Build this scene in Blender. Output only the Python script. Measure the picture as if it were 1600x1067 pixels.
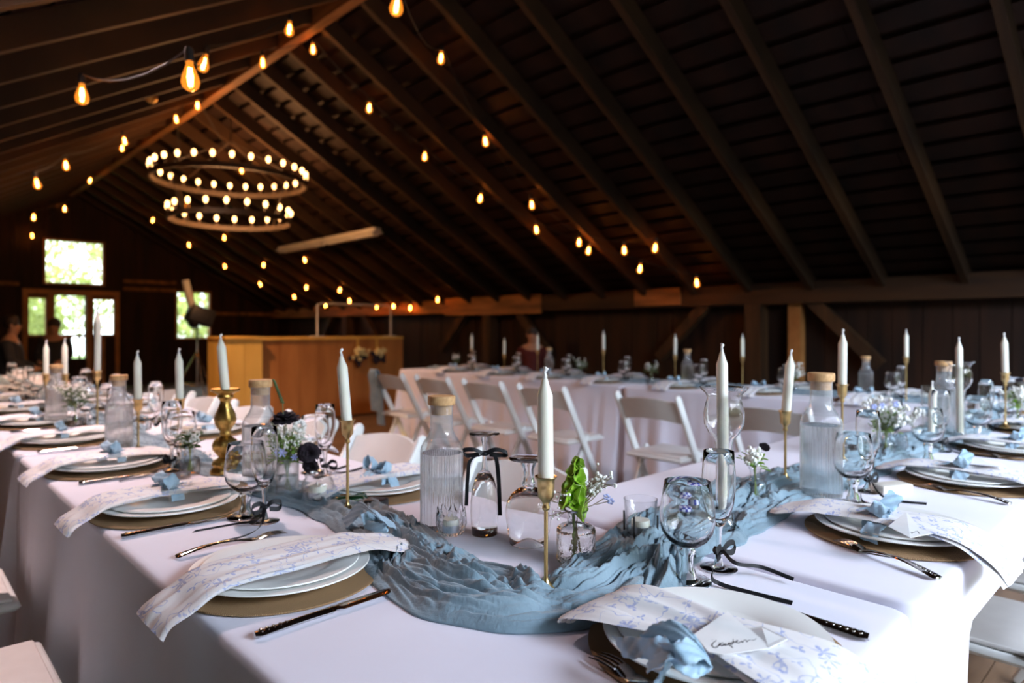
import bpy, math, random
from mathutils import Vector, Matrix, noise, Euler
PI = math.pi
for o in list(bpy.data.objects): bpy.data.objects.remove(o, do_unlink=True)
S = bpy.context.scene
COL = S.collection
RND = random.Random(7)

# ------------------------------------------------------------------ camera
FPX, HOR, CZ = 1040.0, 515.0, 1.17          # focal length in px (1600 wide), horizon row, camera height
ca, sa = 0.723, 0.691                       # cos / sin of the yaw between the hall's long axis and the view
cam = bpy.data.cameras.new('camera'); camo = bpy.data.objects.new('camera', cam); COL.objects.link(camo)
camo.location = (0, 0, CZ); camo.rotation_euler = (PI/2, 0, -math.atan2(sa, ca))
cam.sensor_width = 36; cam.lens = 36*FPX/1600; cam.shift_y = -(533.5-HOR)/1600
cam.clip_start = .05; cam.clip_end = 200
cam.dof.use_dof = True; cam.dof.focus_distance = 1.10; cam.dof.aperture_fstop = 3.2
S.camera = camo
# ------------------------------------------------------------------ world, daylight, exposure
S.view_settings.view_transform = 'Standard'; S.view_settings.look = 'None'
S.view_settings.exposure = 0.42; S.view_settings.gamma = 1; S.view_settings.use_curve_mapping = False
W = bpy.data.worlds.new('overcast_sky'); S.world = W; W.use_nodes = True
W.node_tree.nodes['Background'].inputs[0].default_value = (.88, .95, 1, 1)
W.node_tree.nodes['Background'].inputs[1].default_value = 5.0
def area(name, loc, direction, sx, sy, power, color):
    l = bpy.data.lights.new(name, 'AREA'); l.shape = 'RECTANGLE'; l.size = sx; l.size_y = sy
    l.energy = power; l.color = color
    o = bpy.data.objects.new(name, l); COL.objects.link(o); o.location = loc
    o.rotation_euler = Vector(direction).to_track_quat('-Z', 'Z').to_euler(); return o
area('open_sky_daylight', (-2.6, -4.6, 5.0), (.1, 1, -.7), 14.0, 4.4, 5800, (.68, .785, 1.0))     # bright sky outside the open barn door behind the camera

# ------------------------------------------------------------------ helpers
def at(u, v, z=.752):
    F = (CZ-z)*FPX/(v-HOR); R = (u-800)/FPX*F
    return (F*sa+R*ca, F*ca-R*sa)
def ray(u, v, F):
    R = (u-800)/FPX*F
    return (F*sa+R*ca, F*ca-R*sa, CZ+(HOR-v)/FPX*F)

class MB:
    def __init__(s): s.v = []; s.f = []
    def add(s, vs, fs, M=None):
        n = len(s.v)
        s.v += [tuple(M @ Vector(p)) for p in vs] if M is not None else [tuple(p) for p in vs]
        s.f += [tuple(i+n for i in f) for f in fs]; return s
    def box(s, x0, x1, y0, y1, z0, z1, M=None, b=0):
        if b <= 0:
            vs = [(x, y, z) for z in (z0, z1) for y in (y0, y1) for x in (x0, x1)]
            fs = [(0, 2, 3, 1), (4, 5, 7, 6), (0, 1, 5, 4), (2, 6, 7, 3), (0, 4, 6, 2), (1, 3, 7, 5)]
            return s.add(vs, fs, M)
        prof = [(0, b), (b*.3, b*.3), (b, 0)]
        rings = []
        def ring(i, z):     # octagon-ish rounded rectangle inset by i
            c = b; X0, X1, Y0, Y1 = x0+i, x1-i, y0+i, y1-i
            return [(X0+c, Y0, z), (X1-c, Y0, z), (X1-c*.3, Y0+c*.3, z), (X1, Y0+c, z), (X1, Y1-c, z), (X1-c*.3, Y1-c*.3, z),
                    (X1-c, Y1, z), (X0+c, Y1, z), (X0+c*.3, Y1-c*.3, z), (X0, Y1-c, z), (X0, Y0+c, z), (X0+c*.3, Y0+c*.3, z)]
        zs = [(b, z0), (b*.3, z0+b*.3), (0, z0+b), (0, z1-b), (b*.3, z1-b*.3), (b, z1)]
        b = min(b, (x1-x0)*.3, (y1-y0)*.3)
        vs = []
        for i, z in zs: vs += ring(min(i, b*.9), z)
        fs = [tuple(reversed(range(12)))]
        for k in range(5):
            for j in range(12):
                a = k*12+j; c2 = k*12+(j+1) % 12
                fs.append((a, c2, c2+12, a+12))
        fs.append(tuple(range(60, 72)))
        return s.add(vs, fs, M)
    def lathe(s, prof, n=32, M=None, rad=None, closed=False):
        vs = []; fs = []
        m = len(prof)
        for k, (r, z) in enumerate(prof):
            for j in range(n):
                a = 2*PI*j/n
                rr = rad(r, z, a, k) if rad else r
                vs.append((rr*math.cos(a), rr*math.sin(a), z))
        for k in range(m-1 if not closed else m):
            k2 = (k+1) % m
            for j in range(n):
                j2 = (j+1) % n
                fs.append((k*n+j, k*n+j2, k2*n+j2, k2*n+j))
        return s.add(vs, fs, M)
    def tube(s, pts, r, n=8, M=None, cap=True):
        pts = [Vector(p) for p in pts]; N = len(pts)
        rs = r if isinstance(r, (list, tuple)) else [r]*N
        t = [(pts[min(i+1, N-1)]-pts[max(i-1, 0)]).normalized() for i in range(N)]
        up = Vector((0, 0, 1)) if abs(t[0].z) < .9 else Vector((1, 0, 0))
        nrm = t[0].cross(up).normalized(); vs = []; fs = []
        for i in range(N):
            nrm = (nrm-t[i]*nrm.dot(t[i])).normalized(); bi = t[i].cross(nrm)
            for j in range(n):
                a = 2*PI*j/n
                vs.append(pts[i]+(nrm*math.cos(a)+bi*math.sin(a))*rs[i])
        for i in range(N-1):
            for j in range(n):
                j2 = (j+1) % n; fs.append((i*n+j, i*n+j2, (i+1)*n+j2, (i+1)*n+j))
        if cap: fs += [tuple(reversed(range(n))), tuple(range((N-1)*n, N*n))]
        return s.add(vs, fs, M)
    def ball(s, c, r, n=8, m=5, sc=(1, 1, 1), M=None):
        vs = [(c[0], c[1], c[2]-r*sc[2])]
        for i in range(1, m):
            p = -PI/2+PI*i/m
            for j in range(n):
                a = 2*PI*j/n
                vs.append((c[0]+r*sc[0]*math.cos(p)*math.cos(a), c[1]+r*sc[1]*math.cos(p)*math.sin(a), c[2]+r*sc[2]*math.sin(p)))
        vs.append((c[0], c[1], c[2]+r*sc[2])); fs = []
        for j in range(n):
            fs.append((0, 1+(j+1) % n, 1+j))
            fs.append((len(vs)-1, 1+(m-2)*n+j, 1+(m-2)*n+(j+1) % n))
        for i in range(m-2):
            for j in range(n):
                a = 1+i*n+j; b = 1+i*n+(j+1) % n
                fs.append((a, b, b+n, a+n))
        return s.add(vs, fs, M)
    def strip(s, pts, wd, w, th=.001, M=None, nw=1, wave=0, edge=0):
        """closed cloth strip: centre points, width directions, widths, thickness"""
        pts = [Vector(p) for p in pts]; N = len(pts)
        wd = [Vector(d).normalized() for d in (wd if isinstance(wd, list) else [wd]*N)]
        ws = w if isinstance(w, list) else [w]*N
        vs = []; fs = []; K = nw+1
        for side in (1, -1):
            for i in range(N):
                t = (pts[min(i+1, N-1)]-pts[max(i-1, 0)]).normalized()
                nn = t.cross(wd[i]).normalized()
                for k in range(K):
                    f = k/nw*2-1
                    e = (1 if k in (0, nw) else 0)*edge*RND.uniform(-1, 1) if side == 1 else 0
                    if side == -1: e = vs_e[i*K+k]
                    off = wave*math.sin(i*.9+k*1.7)
                    vs.append(pts[i]+wd[i]*(f*ws[i]/2+e)+nn*(side*th/2*(1 if abs(f) < 1 else .6)+off))
                    if side == 1:
                        if i == 0 and k == 0: vs_e = []
                        vs_e.append(e)
        T = N*K
        for i in range(N-1):
            for k in range(nw):
                a = i*K+k; fs.append((a, a+1, a+K+1, a+K)); fs.append((T+a, T+a+K, T+a+K+1, T+a+1))
            a = i*K; fs.append((a, a+K, T+a+K, T+a)); a = i*K+nw; fs.append((a, T+a, T+a+K, a+K))
        for k in range(nw):
            fs.append((k, T+k, T+k+1, k+1)); a = (N-1)*K+k; fs.append((a, a+1, T+a+1, T+a))
        return s.add(vs, fs, M)
    def mesh(s, name, mat, smooth=35):
        me = bpy.data.meshes.new(name); me.from_pydata(s.v, [], s.f); me.update()
        if mat: me.materials.append(mat)
        if smooth:
            me.polygons.foreach_set('use_smooth', [True]*len(me.polygons))
            if smooth < 180: me.set_sharp_from_angle(angle=math.radians(smooth))
        return me
def props(o, label, cat, group=None, kind=None):
    if label: o['label'] = label
    if cat: o['category'] = cat
    if group: o['group'] = group
    if kind: o['kind'] = kind
    return o
def link(name, me, parent=None, loc=(0, 0, 0), rot=(0, 0, 0), scale=1):
    o = bpy.data.objects.new(name, me); COL.objects.link(o)
    if parent: o.parent = parent
    o.location = loc; o.rotation_euler = rot if not isinstance(rot, (int, float)) else (0, 0, rot)
    if scale != 1: o.scale = (scale,)*3 if isinstance(scale, (int, float)) else scale
    return o
def single(name, me, label, cat, loc=(0, 0, 0), rot=(0, 0, 0), group=None, kind=None, scale=1):
    return props(link(name, me, None, loc, rot, scale), label, cat, group, kind)
def structure(name, me, **k):
    o = link(name, me, **k); o['kind'] = 'structure'; return o
def inst(kit, label, loc=(0, 0, 0), rot=(0, 0, 0), group=None, scale=1, name=None):
    """kit = (name, category, [(part, mesh, label or None, [(subpart, mesh), ...]), ...])"""
    r = link(name or kit[0], None, None, loc, rot, scale); props(r, label, kit[1], group)
    r.empty_display_size = .05
    for p in kit[2]:
        c = link(p[0], p[1], r)
        if len(p) > 2 and p[2]: c['label'] = p[2]
        if len(p) > 3:
            for q in p[3]:
                d = link(q[0], q[1], c)
                if len(q) > 2 and q[2]: d['label'] = q[2]
    return r
def T(x=0, y=0, z=0): return Matrix.Translation((x, y, z))
def Rz(a): return Matrix.Rotation(a, 4, 'Z')
def Rx(a): return Matrix.Rotation(a, 4, 'X')
def Ry(a): return Matrix.Rotation(a, 4, 'Y')
def lerp(a, b, t): return a+(b-a)*t
def smooth(pts, n):
    """Catmull-Rom through points (any dimension), n samples per span"""
    P = [Vector(p) for p in pts]; P = [P[0]*2-P[1]]+P+[P[-1]*2-P[-2]]; out = []
    for i in range(1, len(P)-2):
        for k in range(n):
            t = k/n; a, b, c, d = P[i-1], P[i], P[i+1], P[i+2]
            out.append(.5*((2*b)+(c-a)*t+(2*a-5*b+4*c-d)*t*t+(3*b-a-3*c+d)*t**3))
    out.append(P[-2]); return out

# ------------------------------------------------------------------ materials
def base(name):
    m = bpy.data.materials.new(name); m.use_nodes = True; nt = m.node_tree
    return m, nt, nt.nodes['Principled BSDF']
def nd(nt, typ, **kw):
    n = nt.nodes.new(typ)
    for k, v in kw.items():
        if k.startswith('i_'):
            key = k[2:].replace('_', ' ')
            n.inputs[key].default_value = v
        else: setattr(n, k, v)
    return n
def vary(name, c1, c2, scale=(8, 8, 8), rough=.5, bump=0., bscale=None, metal=0., detail=4, spec=.5, sss=0, coords='Object', bdist=.002, lo=.3, hi=.7, sheen=0):
    m, nt, p = base(name); L = nt.links.new
    tc = nd(nt, 'ShaderNodeTexCoord'); mp = nd(nt, 'ShaderNodeMapping'); mp.inputs['Scale'].default_value = scale
    L(tc.outputs[coords], mp.inputs[0])
    no = nd(nt, 'ShaderNodeTexNoise', i_Scale=1.0, i_Detail=detail); L(mp.outputs[0], no.inputs['Vector'])
    cr = nd(nt, 'ShaderNodeValToRGB'); L(no.outputs['Fac'], cr.inputs[0])
    cr.color_ramp.elements[0].position = lo; cr.color_ramp.elements[1].position = hi
    cr.color_ramp.elements[0].color = (*c1, 1); cr.color_ramp.elements[1].color = (*c2, 1)
    L(cr.outputs[0], p.inputs['Base Color'])
    p.inputs['Roughness'].default_value = rough; p.inputs['Metallic'].default_value = metal
    p.inputs['Specular IOR Level'].default_value = spec
    if sss:
        p.inputs['Subsurface Weight'].default_value = sss; p.inputs['Subsurface Radius'].default_value = (.012, .01, .007)
        p.inputs['Subsurface Scale'].default_value = 1
    if sheen: p.inputs['Sheen Weight'].default_value = sheen
    if bump:
        n2 = no
        if bscale:
            mp2 = nd(nt, 'ShaderNodeMapping'); mp2.inputs['Scale'].default_value = bscale; L(tc.outputs[coords], mp2.inputs[0])
            n2 = nd(nt, 'ShaderNodeTexNoise', i_Scale=1.0, i_Detail=3); L(mp2.outputs[0], n2.inputs['Vector'])
        b = nd(nt, 'ShaderNodeBump', i_Strength=bump, i_Distance=bdist); L(n2.outputs['Fac'], b.inputs['Height'])
        L(b.outputs[0], p.inputs['Normal'])
    return m
def wood(name, c1, c2, grain, rough=.7, bump=.5):
    return vary(name, c1, c2, scale=grain, rough=rough, bump=bump, bdist=.004, detail=6, lo=.32, hi=.68, spec=.3)
# grain vectors stretch the noise along one world axis
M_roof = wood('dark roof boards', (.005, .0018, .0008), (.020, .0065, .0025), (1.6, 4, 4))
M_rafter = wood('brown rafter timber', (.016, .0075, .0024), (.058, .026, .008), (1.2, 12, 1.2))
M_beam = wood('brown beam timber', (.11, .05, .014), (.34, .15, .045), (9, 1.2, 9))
M_beam_shaded = wood('shaded brown beam timber', (.016, .0065, .002), (.050, .021, .006), (9, 1.2, 9))  # beam timber again, with shade put into the colour
M_post = wood('brown post timber', (.022, .010, .0035), (.075, .034, .011), (9, 9, 1.2))
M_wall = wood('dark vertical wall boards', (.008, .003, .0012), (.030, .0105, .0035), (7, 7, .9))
M_floor = wood('worn brown floor boards', (.06, .034, .018), (.17, .105, .06), (1.1, 9, 1), rough=.55)
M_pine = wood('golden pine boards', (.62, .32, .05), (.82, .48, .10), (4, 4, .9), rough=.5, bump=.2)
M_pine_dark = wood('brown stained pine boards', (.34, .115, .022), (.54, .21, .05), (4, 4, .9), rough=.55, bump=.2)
M_frame = wood('orange window frame timber', (.26, .11, .03), (.45, .20, .06), (4, 4, 4), rough=.5, bump=.2)
M_cloth = vary('white tablecloth polyester', (.73, .72, .82), (.79, .78, .88), scale=(3, 3, 3), rough=.75, bump=.25, bscale=(9, 9, 9), bdist=.006, sheen=.2)
M_chair = vary('white painted resin', (.72, .74, .73), (.80, .82, .80), scale=(6, 6, 6), rough=.35)
M_seat = vary('ivory vinyl seat pad', (.70, .68, .66), (.78, .76, .74), scale=(10, 10, 10), rough=.5)
M_ceramic = vary('glazed white ceramic', (.80, .81, .78), (.84, .85, .82), scale=(5, 5, 5), rough=.38, spec=.25)
M_burlap = None
M_wax = vary('ivory candle wax', (.81, .80, .68), (.87, .86, .75), scale=(20, 20, 8), rough=.45, bump=.1, sss=.25)
M_wick = vary('white cotton wick', (.75, .74, .70), (.88, .87, .84), scale=(300, 300, 300), rough=.9)
M_brass = vary('brushed brass', (.62, .42, .17), (.75, .53, .24), scale=(60, 60, 8), rough=.3, metal=1, bump=.1, bdist=.0005)
M_gold = vary('antique gold leaf', (.38, .22, .05), (.72, .47, .14), scale=(70, 70, 70), rough=.35, metal=1, bump=.8, bscale=(160, 160, 160), bdist=.002)
M_steel = vary('polished steel', (.62, .60, .58), (.70, .68, .66), scale=(9, 9, 9), rough=.12, metal=1)
M_cork = vary('cork stopper', (.50, .27, .11), (.70, .43, .20), scale=(90, 90, 90), rough=.7, bump=.3, bdist=.001)
M_runner = vary('dusty blue cheesecloth', (.15, .235, .285), (.24, .335, .395), scale=(9, 9, 9), rough=.85, bump=.7, bscale=(170, 170, 60), bdist=.0022, detail=5, sheen=.25)
M_ribbon = vary('pale blue silk ribbon', (.26, .42, .54), (.40, .56, .68), scale=(30, 30, 30), rough=.6, bump=.3, bscale=(250, 250, 250), bdist=.001, sheen=.3)
M_black = vary('black satin ribbon', (.006, .006, .008), (.014, .014, .016), scale=(30, 30, 30), rough=.55, spec=.25)
M_blackmetal = vary('black painted metal', (.012, .012, .013), (.03, .03, .032), scale=(30, 30, 30), rough=.5)
M_paper = vary('white card stock', (.84, .84, .83), (.88, .88, .87), scale=(50, 50, 50), rough=.7)
M_ink = vary('black ink', (.01, .01, .012), (.02, .02, .025), rough=.5)
M_green = vary('fresh green leaf', (.10, .22, .012), (.22, .42, .03), scale=(60, 60, 60), rough=.45, sss=.1)
M_bells = vary('bright green bells', (.17, .36, .015), (.36, .60, .05), scale=(60, 60, 60), rough=.4, sss=.15)
M_dkgreen = vary('dark green foliage', (.035, .07, .015), (.09, .17, .04), scale=(60, 60, 60), rough=.5)
M_stem = vary('green stem', (.14, .20, .05), (.24, .30, .10), scale=(60, 60, 60), rough=.5)
M_twig = vary('thin brown twig', (.16, .13, .07), (.28, .22, .13), scale=(60, 60, 60), rough=.6)
M_white_petal = vary('white petals', (.78, .78, .72), (.90, .90, .86), scale=(60, 60, 60), rough=.6)
M_blue_petal = vary('pale blue petals', (.35, .42, .75), (.55, .60, .88), scale=(60, 60, 60), rough=.6)
M_dark_petal = vary('black purple petals', (.006, .004, .008), (.025, .012, .022), scale=(90, 90, 90), rough=.8)
M_cable = vary('black rubber cable', (.008, .008, .008), (.02, .02, .02), scale=(30, 30, 30), rough=.6)
M_leafout = vary('yellow green tree leaves', (.26, .33, .04), (.50, .56, .13), scale=(3, 3, 3), rough=.5)  # plain yellow-green leaf colour, varied by noise
M_barkout = vary('tree bark', (.08, .06, .04), (.16, .12, .09), scale=(6, 6, 2), rough=.9)
M_grass = vary('grass ground', (.10, .17, .03), (.20, .30, .07), scale=(3, 3, 3), rough=.9)
M_yard = vary('dark gravel yard', (.06, .06, .05), (.12, .12, .10), scale=(3, 3, 3), rough=.9)
M_skin = vary('skin', (.42, .22, .13), (.50, .27, .17), scale=(20, 20, 20), rough=.5, sss=.1)
M_hair = vary('dark hair', (.02, .012, .008), (.05, .03, .02), scale=(80, 80, 8), rough=.6)
M_darkcloth = vary('black suit fabric', (.012, .012, .014), (.03, .03, .034), scale=(40, 40, 40), rough=.8)
M_redcloth = vary('dark red fabric', (.06, .006, .005), (.11, .010, .009), scale=(40, 40, 40), rough=.8)
M_greypaint = vary('pale grey painted metal', (.50, .48, .42), (.62, .60, .52), scale=(6, 6, 6), rough=.4)
M_tin = vary('tealight tin', (.65, .66, .68), (.75, .76, .78), scale=(60, 60, 60), rough=.3, metal=1)
M_beige = vary('beige gift box card', (.68, .64, .56), (.76, .72, .64), scale=(30, 30, 30), rough=.6)
M_greenglass = vary('dark green glass', (.004, .03, .010), (.01, .06, .02), scale=(30, 30, 30), rough=.08, spec=.8)
M_iron = vary('rusty brown iron', (.018, .010, .005), (.05, .026, .010), scale=(12, 12, 12), rough=.6)

def thin_glass(name, tint=(.985, .992, .995), haze=0.0, hazecol=(.8, .83, .86), bumpy=None):
    m, nt, p = base(name); L = nt.links.new; nt.nodes.remove(p); out = nt.nodes['Material Output']
    lw = nd(nt, 'ShaderNodeLayerWeight', i_Blend=.5); pw = nd(nt, 'ShaderNodeMath', operation='POWER'); pw.inputs[1].default_value = 3.5
    L(lw.outputs['Facing'], pw.inputs[0])
    ml = nd(nt, 'ShaderNodeMath', operation='MULTIPLY_ADD'); ml.inputs[1].default_value = .85; ml.inputs[2].default_value = .045; ml.use_clamp = True
    L(pw.outputs[0], ml.inputs[0])
    tr = nd(nt, 'ShaderNodeBsdfTransparent')
    er = nd(nt, 'ShaderNodeValToRGB'); L(lw.outputs['Facing'], er.inputs[0])      # longer path through the wall at grazing angles
    er.color_ramp.elements[0].position = .45; er.color_ramp.elements[0].color = (*tint, 1)
    er.color_ramp.elements[1].position = 1; er.color_ramp.elements[1].color = (tint[0]*.30, tint[1]*.32, tint[2]*.33, 1)
    e2 = er.color_ramp.elements.new(.82); e2.color = (tint[0]*.86, tint[1]*.87, tint[2]*.88, 1)
    L(er.outputs[0], tr.inputs[0])
    gl = nd(nt, 'ShaderNodeBsdfGlossy', i_Roughness=.01)
    no = nd(nt, 'ShaderNodeTexNoise', i_Scale=25.0 if not bumpy else bumpy); tc = nd(nt, 'ShaderNodeTexCoord'); L(tc.outputs['Object'], no.inputs['Vector'])
    b = nd(nt, 'ShaderNodeBump', i_Strength=.06 if not bumpy else .6, i_Distance=.002); L(no.outputs['Fac'], b.inputs['Height']); L(b.outputs[0], gl.inputs['Normal'])
    mx = nd(nt, 'ShaderNodeMixShader'); L(ml.outputs[0], mx.inputs[0]); L(tr.outputs[0], mx.inputs[1]); L(gl.outputs[0], mx.inputs[2])
    last = mx
    if haze:
        df = nd(nt, 'ShaderNodeBsdfDiffuse'); df.inputs[0].default_value = (*hazecol, 1)
        tl = nd(nt, 'ShaderNodeBsdfTranslucent'); tl.inputs[0].default_value = (*hazecol, 1)
        m0 = nd(nt, 'ShaderNodeMixShader'); L(df.outputs[0], m0.inputs[1]); L(tl.outputs[0], m0.inputs[2])
        m2 = nd(nt, 'ShaderNodeMixShader'); m2.inputs[0].default_value = haze; L(mx.outputs[0], m2.inputs[1]); L(m0.outputs[0], m2.inputs[2]); last = m2
    L(last.outputs[0], out.inputs[0]); return m
def solid_glass(name, ior=1.47, color=(1, 1, 1), bumpy=0):
    m, nt, p = base(name); L = nt.links.new
    p.inputs['Base Color'].default_value = (*color, 1); p.inputs['Transmission Weight'].default_value = 1
    p.inputs['Roughness'].default_value = 0; p.inputs['IOR'].default_value = ior
    no = nd(nt, 'ShaderNodeTexNoise', i_Scale=60.0 if not bumpy else bumpy); tc = nd(nt, 'ShaderNodeTexCoord'); L(tc.outputs['Object'], no.inputs['Vector'])
    b = nd(nt, 'ShaderNodeBump', i_Strength=.05 if not bumpy else .8, i_Distance=.002); L(no.outputs['Fac'], b.inputs['Height']); L(b.outputs[0], p.inputs['Normal'])
    return m
G_thin = thin_glass('thin clear glass'); G_solid = solid_glass('solid clear glass')
G_ribbed = thin_glass('ribbed carafe glass', haze=.16)
G_water = solid_glass('ribbed glass filled with water', 1.33, (.97, .99, 1))
G_pressed = solid_glass('pressed textured glass', 1.40, (.98, .99, 1), bumpy=110)
G_window = thin_glass('window pane glass', tint=(.96, .98, .97), haze=.05, hazecol=(.8, .85, .8))

def emis(name, col, st):
    m, nt, p = base(name); p.inputs['Base Color'].default_value = (*col, 1)
    p.inputs['Emission Color'].default_value = (*col, 1); p.inputs['Emission Strength'].default_value = st; return m
E_fil = emis('glowing filament', (1, .42, .13), 95)
def amber_glass():
    m = thin_glass('amber bulb glass', tint=(1, .62, .25)); nt = m.node_tree; L = nt.links.new; out = nt.nodes['Material Output']
    src = out.inputs[0].links[0].from_socket
    em = nd(nt, 'ShaderNodeEmission', i_Strength=.55); em.inputs[0].default_value = (1, .30, .03, 1)
    ad = nd(nt, 'ShaderNodeAddShader'); L(src, ad.inputs[0]); L(em.outputs[0], ad.inputs[1]); L(ad.outputs[0], out.inputs[0]); return m
G_amber = amber_glass()
E_candlebulb = emis('lit frosted chandelier bulb', (1, .50, .17), 8)
E_flame = emis('small warm flame', (1, .55, .15), 10)

def burlap():
    m, nt, p = base('burlap weave'); L = nt.links.new
    tc = nd(nt, 'ShaderNodeTexCoord')
    w1 = nd(nt, 'ShaderNodeTexWave', i_Scale=180.0, i_Distortion=1.2, bands_direction='X'); w2 = nd(nt, 'ShaderNodeTexWave', i_Scale=180.0, i_Distortion=1.2, bands_direction='Y')
    L(tc.outputs['Object'], w1.inputs[0]); L(tc.outputs['Object'], w2.inputs[0])
    mx = nd(nt, 'ShaderNodeMath', operation='MULTIPLY'); L(w1.outputs['Fac'], mx.inputs[0]); L(w2.outputs['Fac'], mx.inputs[1])
    cr = nd(nt, 'ShaderNodeValToRGB'); L(mx.outputs[0], cr.inputs[0])
    cr.color_ramp.elements[0].color = (.25, .14, .06, 1); cr.color_ramp.elements[1].color = (.55, .37, .19, 1)
    L(cr.outputs[0], p.inputs['Base Color']); p.inputs['Roughness'].default_value = .9
    b = nd(nt, 'ShaderNodeBump', i_Strength=.8, i_Distance=.0015); L(mx.outputs[0], b.inputs['Height']); L(b.outputs[0], p.inputs['Normal'])
    return m
M_burlap = burlap()

def floral():
    """white cotton printed with blue sprigs: petal rosettes around voronoi centres plus thin wandering stems"""
    m, nt, p = base('white napkin with blue floral print'); L = nt.links.new
    tc = nd(nt, 'ShaderNodeTexCoord')
    dn = nd(nt, 'ShaderNodeTexNoise', i_Scale=60.0); L(tc.outputs['Object'], dn.inputs['Vector'])
    add = nd(nt, 'ShaderNodeVectorMath', operation='MULTIPLY_ADD'); add.inputs[1].default_value = (.008, .008, 0)
    L(dn.outputs['Color'], add.inputs[0]); L(tc.outputs['Object'], add.inputs[2])
    flat = nd(nt, 'ShaderNodeVectorMath', operation='MULTIPLY'); flat.inputs[1].default_value = (1, 1, .6); L(add.outputs[0], flat.inputs[0])
    def rosette(scale, R, npet, seed):
        mp = nd(nt, 'ShaderNodeMapping'); mp.inputs['Location'].default_value = (seed, seed*.7, 0); L(flat.outputs[0], mp.inputs[0])
        vo = nd(nt, 'ShaderNodeTexVoronoi', i_Scale=scale); L(mp.outputs[0], vo.inputs['Vector'])
        sub = nd(nt, 'ShaderNodeVectorMath', operation='SUBTRACT'); L(mp.outputs[0], sub.inputs[0]); L(vo.outputs['Position'], sub.inputs[1])
        sx = nd(nt, 'ShaderNodeSeparateXYZ'); L(sub.outputs[0], sx.inputs[0])
        at2 = nd(nt, 'ShaderNodeMath', operation='ARCTAN2'); L(sx.outputs['Y'], at2.inputs[0]); L(sx.outputs['X'], at2.inputs[1])
        k = nd(nt, 'ShaderNodeMath', operation='MULTIPLY'); k.inputs[1].default_value = npet; L(at2.outputs[0], k.inputs[0])
        co = nd(nt, 'ShaderNodeMath', operation='COSINE'); L(k.outputs[0], co.inputs[0])
        rr = nd(nt, 'ShaderNodeMath', operation='MULTIPLY_ADD'); rr.inputs[1].default_value = R*.55; rr.inputs[2].default_value = R*.65; L(co.outputs[0], rr.inputs[0])
        ds = nd(nt, 'ShaderNodeMath', operation='DIVIDE'); ds.inputs[1].default_value = scale; L(vo.outputs['Distance'], ds.inputs[0])
        lt = nd(nt, 'ShaderNodeMath', operation='LESS_THAN'); L(ds.outputs[0], lt.inputs[0]); L(rr.outputs[0], lt.inputs[1])
        # keep only some cells
        sc = nd(nt, 'ShaderNodeSeparateXYZ'); L(vo.outputs['Color'], sc.inputs[0])
        keep = nd(nt, 'ShaderNodeMath', operation='GREATER_THAN'); keep.inputs[1].default_value = .45; L(sc.outputs['X'], keep.inputs[0])
        mu = nd(nt, 'ShaderNodeMath', operation='MULTIPLY'); L(lt.outputs[0], mu.inputs[0]); L(keep.outputs[0], mu.inputs[1]); return mu
    a = rosette(26, .013, 6, 3.1); b = rosette(48, .0075, 3, 8.4)
    st = nd(nt, 'ShaderNodeTexNoise', i_Scale=22.0, i_Detail=1.5); L(tc.outputs['Object'], st.inputs['Vector'])
    s1 = nd(nt, 'ShaderNodeMath', operation='SUBTRACT'); s1.inputs[1].default_value = .5; L(st.outputs['Fac'], s1.inputs[0])
    s2 = nd(nt, 'ShaderNodeMath', operation='ABSOLUTE'); L(s1.outputs[0], s2.inputs[0])
    s3 = nd(nt, 'ShaderNodeMath', operation='LESS_THAN'); s3.inputs[1].default_value = .006; L(s2.outputs[0], s3.inputs[0])
    mk = nd(nt, 'ShaderNodeMath', operation='MAXIMUM'); L(a.outputs[0], mk.inputs[0]); L(b.outputs[0], mk.inputs[1])
    mk2 = nd(nt, 'ShaderNodeMath', operation='MAXIMUM'); L(mk.outputs[0], mk2.inputs[0]); L(s3.outputs[0], mk2.inputs[1])
    # uneven ink
    ik = nd(nt, 'ShaderNodeTexNoise', i_Scale=120.0); L(tc.outputs['Object'], ik.inputs['Vector'])
    im = nd(nt, 'ShaderNodeMath', operation='MULTIPLY'); L(mk2.outputs[0], im.inputs[0]); L(ik.outputs['Fac'], im.inputs[1])
    im2 = nd(nt, 'ShaderNodeMath', operation='MULTIPLY', use_clamp=True); im2.inputs[1].default_value = 1.1; L(im.outputs[0], im2.inputs[0])
    mx = nd(nt, 'ShaderNodeMix', data_type='RGBA'); L(im2.outputs[0], mx.inputs[0]); mx.inputs[6].default_value = (.83, .82, .82, 1); mx.inputs[7].default_value = (.20, .30, .66, 1)
    L(mx.outputs[2], p.inputs['Base Color']); p.inputs['Roughness'].default_value = .8
    bn = nd(nt, 'ShaderNodeTexNoise', i_Scale=45.0); L(tc.outputs['Object'], bn.inputs['Vector'])
    bp = nd(nt, 'ShaderNodeBump', i_Strength=.35, i_Distance=.002); L(bn.outputs['Fac'], bp.inputs['Height']); L(bp.outputs[0], p.inputs['Normal'])
    return m
M_floral = floral()
def gingham():
    m, nt, p = base('blue gingham check'); L = nt.links.new
    tc = nd(nt, 'ShaderNodeTexCoord'); ch = nd(nt, 'ShaderNodeTexChecker', i_Scale=130.0)
    ch.inputs['Color1'].default_value = (.03, .04, .35, 1); ch.inputs['Color2'].default_value = (.7, .72, .85, 1)
    L(tc.outputs['Object'], ch.inputs[0]); L(ch.outputs['Color'], p.inputs['Base Color']); p.inputs['Roughness'].default_value = .6; return m
M_gingham = gingham()

# ================================================================== THE BARN
XL, XR, YB, YF = -1.40, 7.0, -2.7, 15.5       # left wall, right wall, wall behind the camera, far gable
XRIDGE, ZRIDGE, SL = 2.78, 4.03, .57
def roofz(x): return ZRIDGE-SL*abs(x-XRIDGE)
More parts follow.
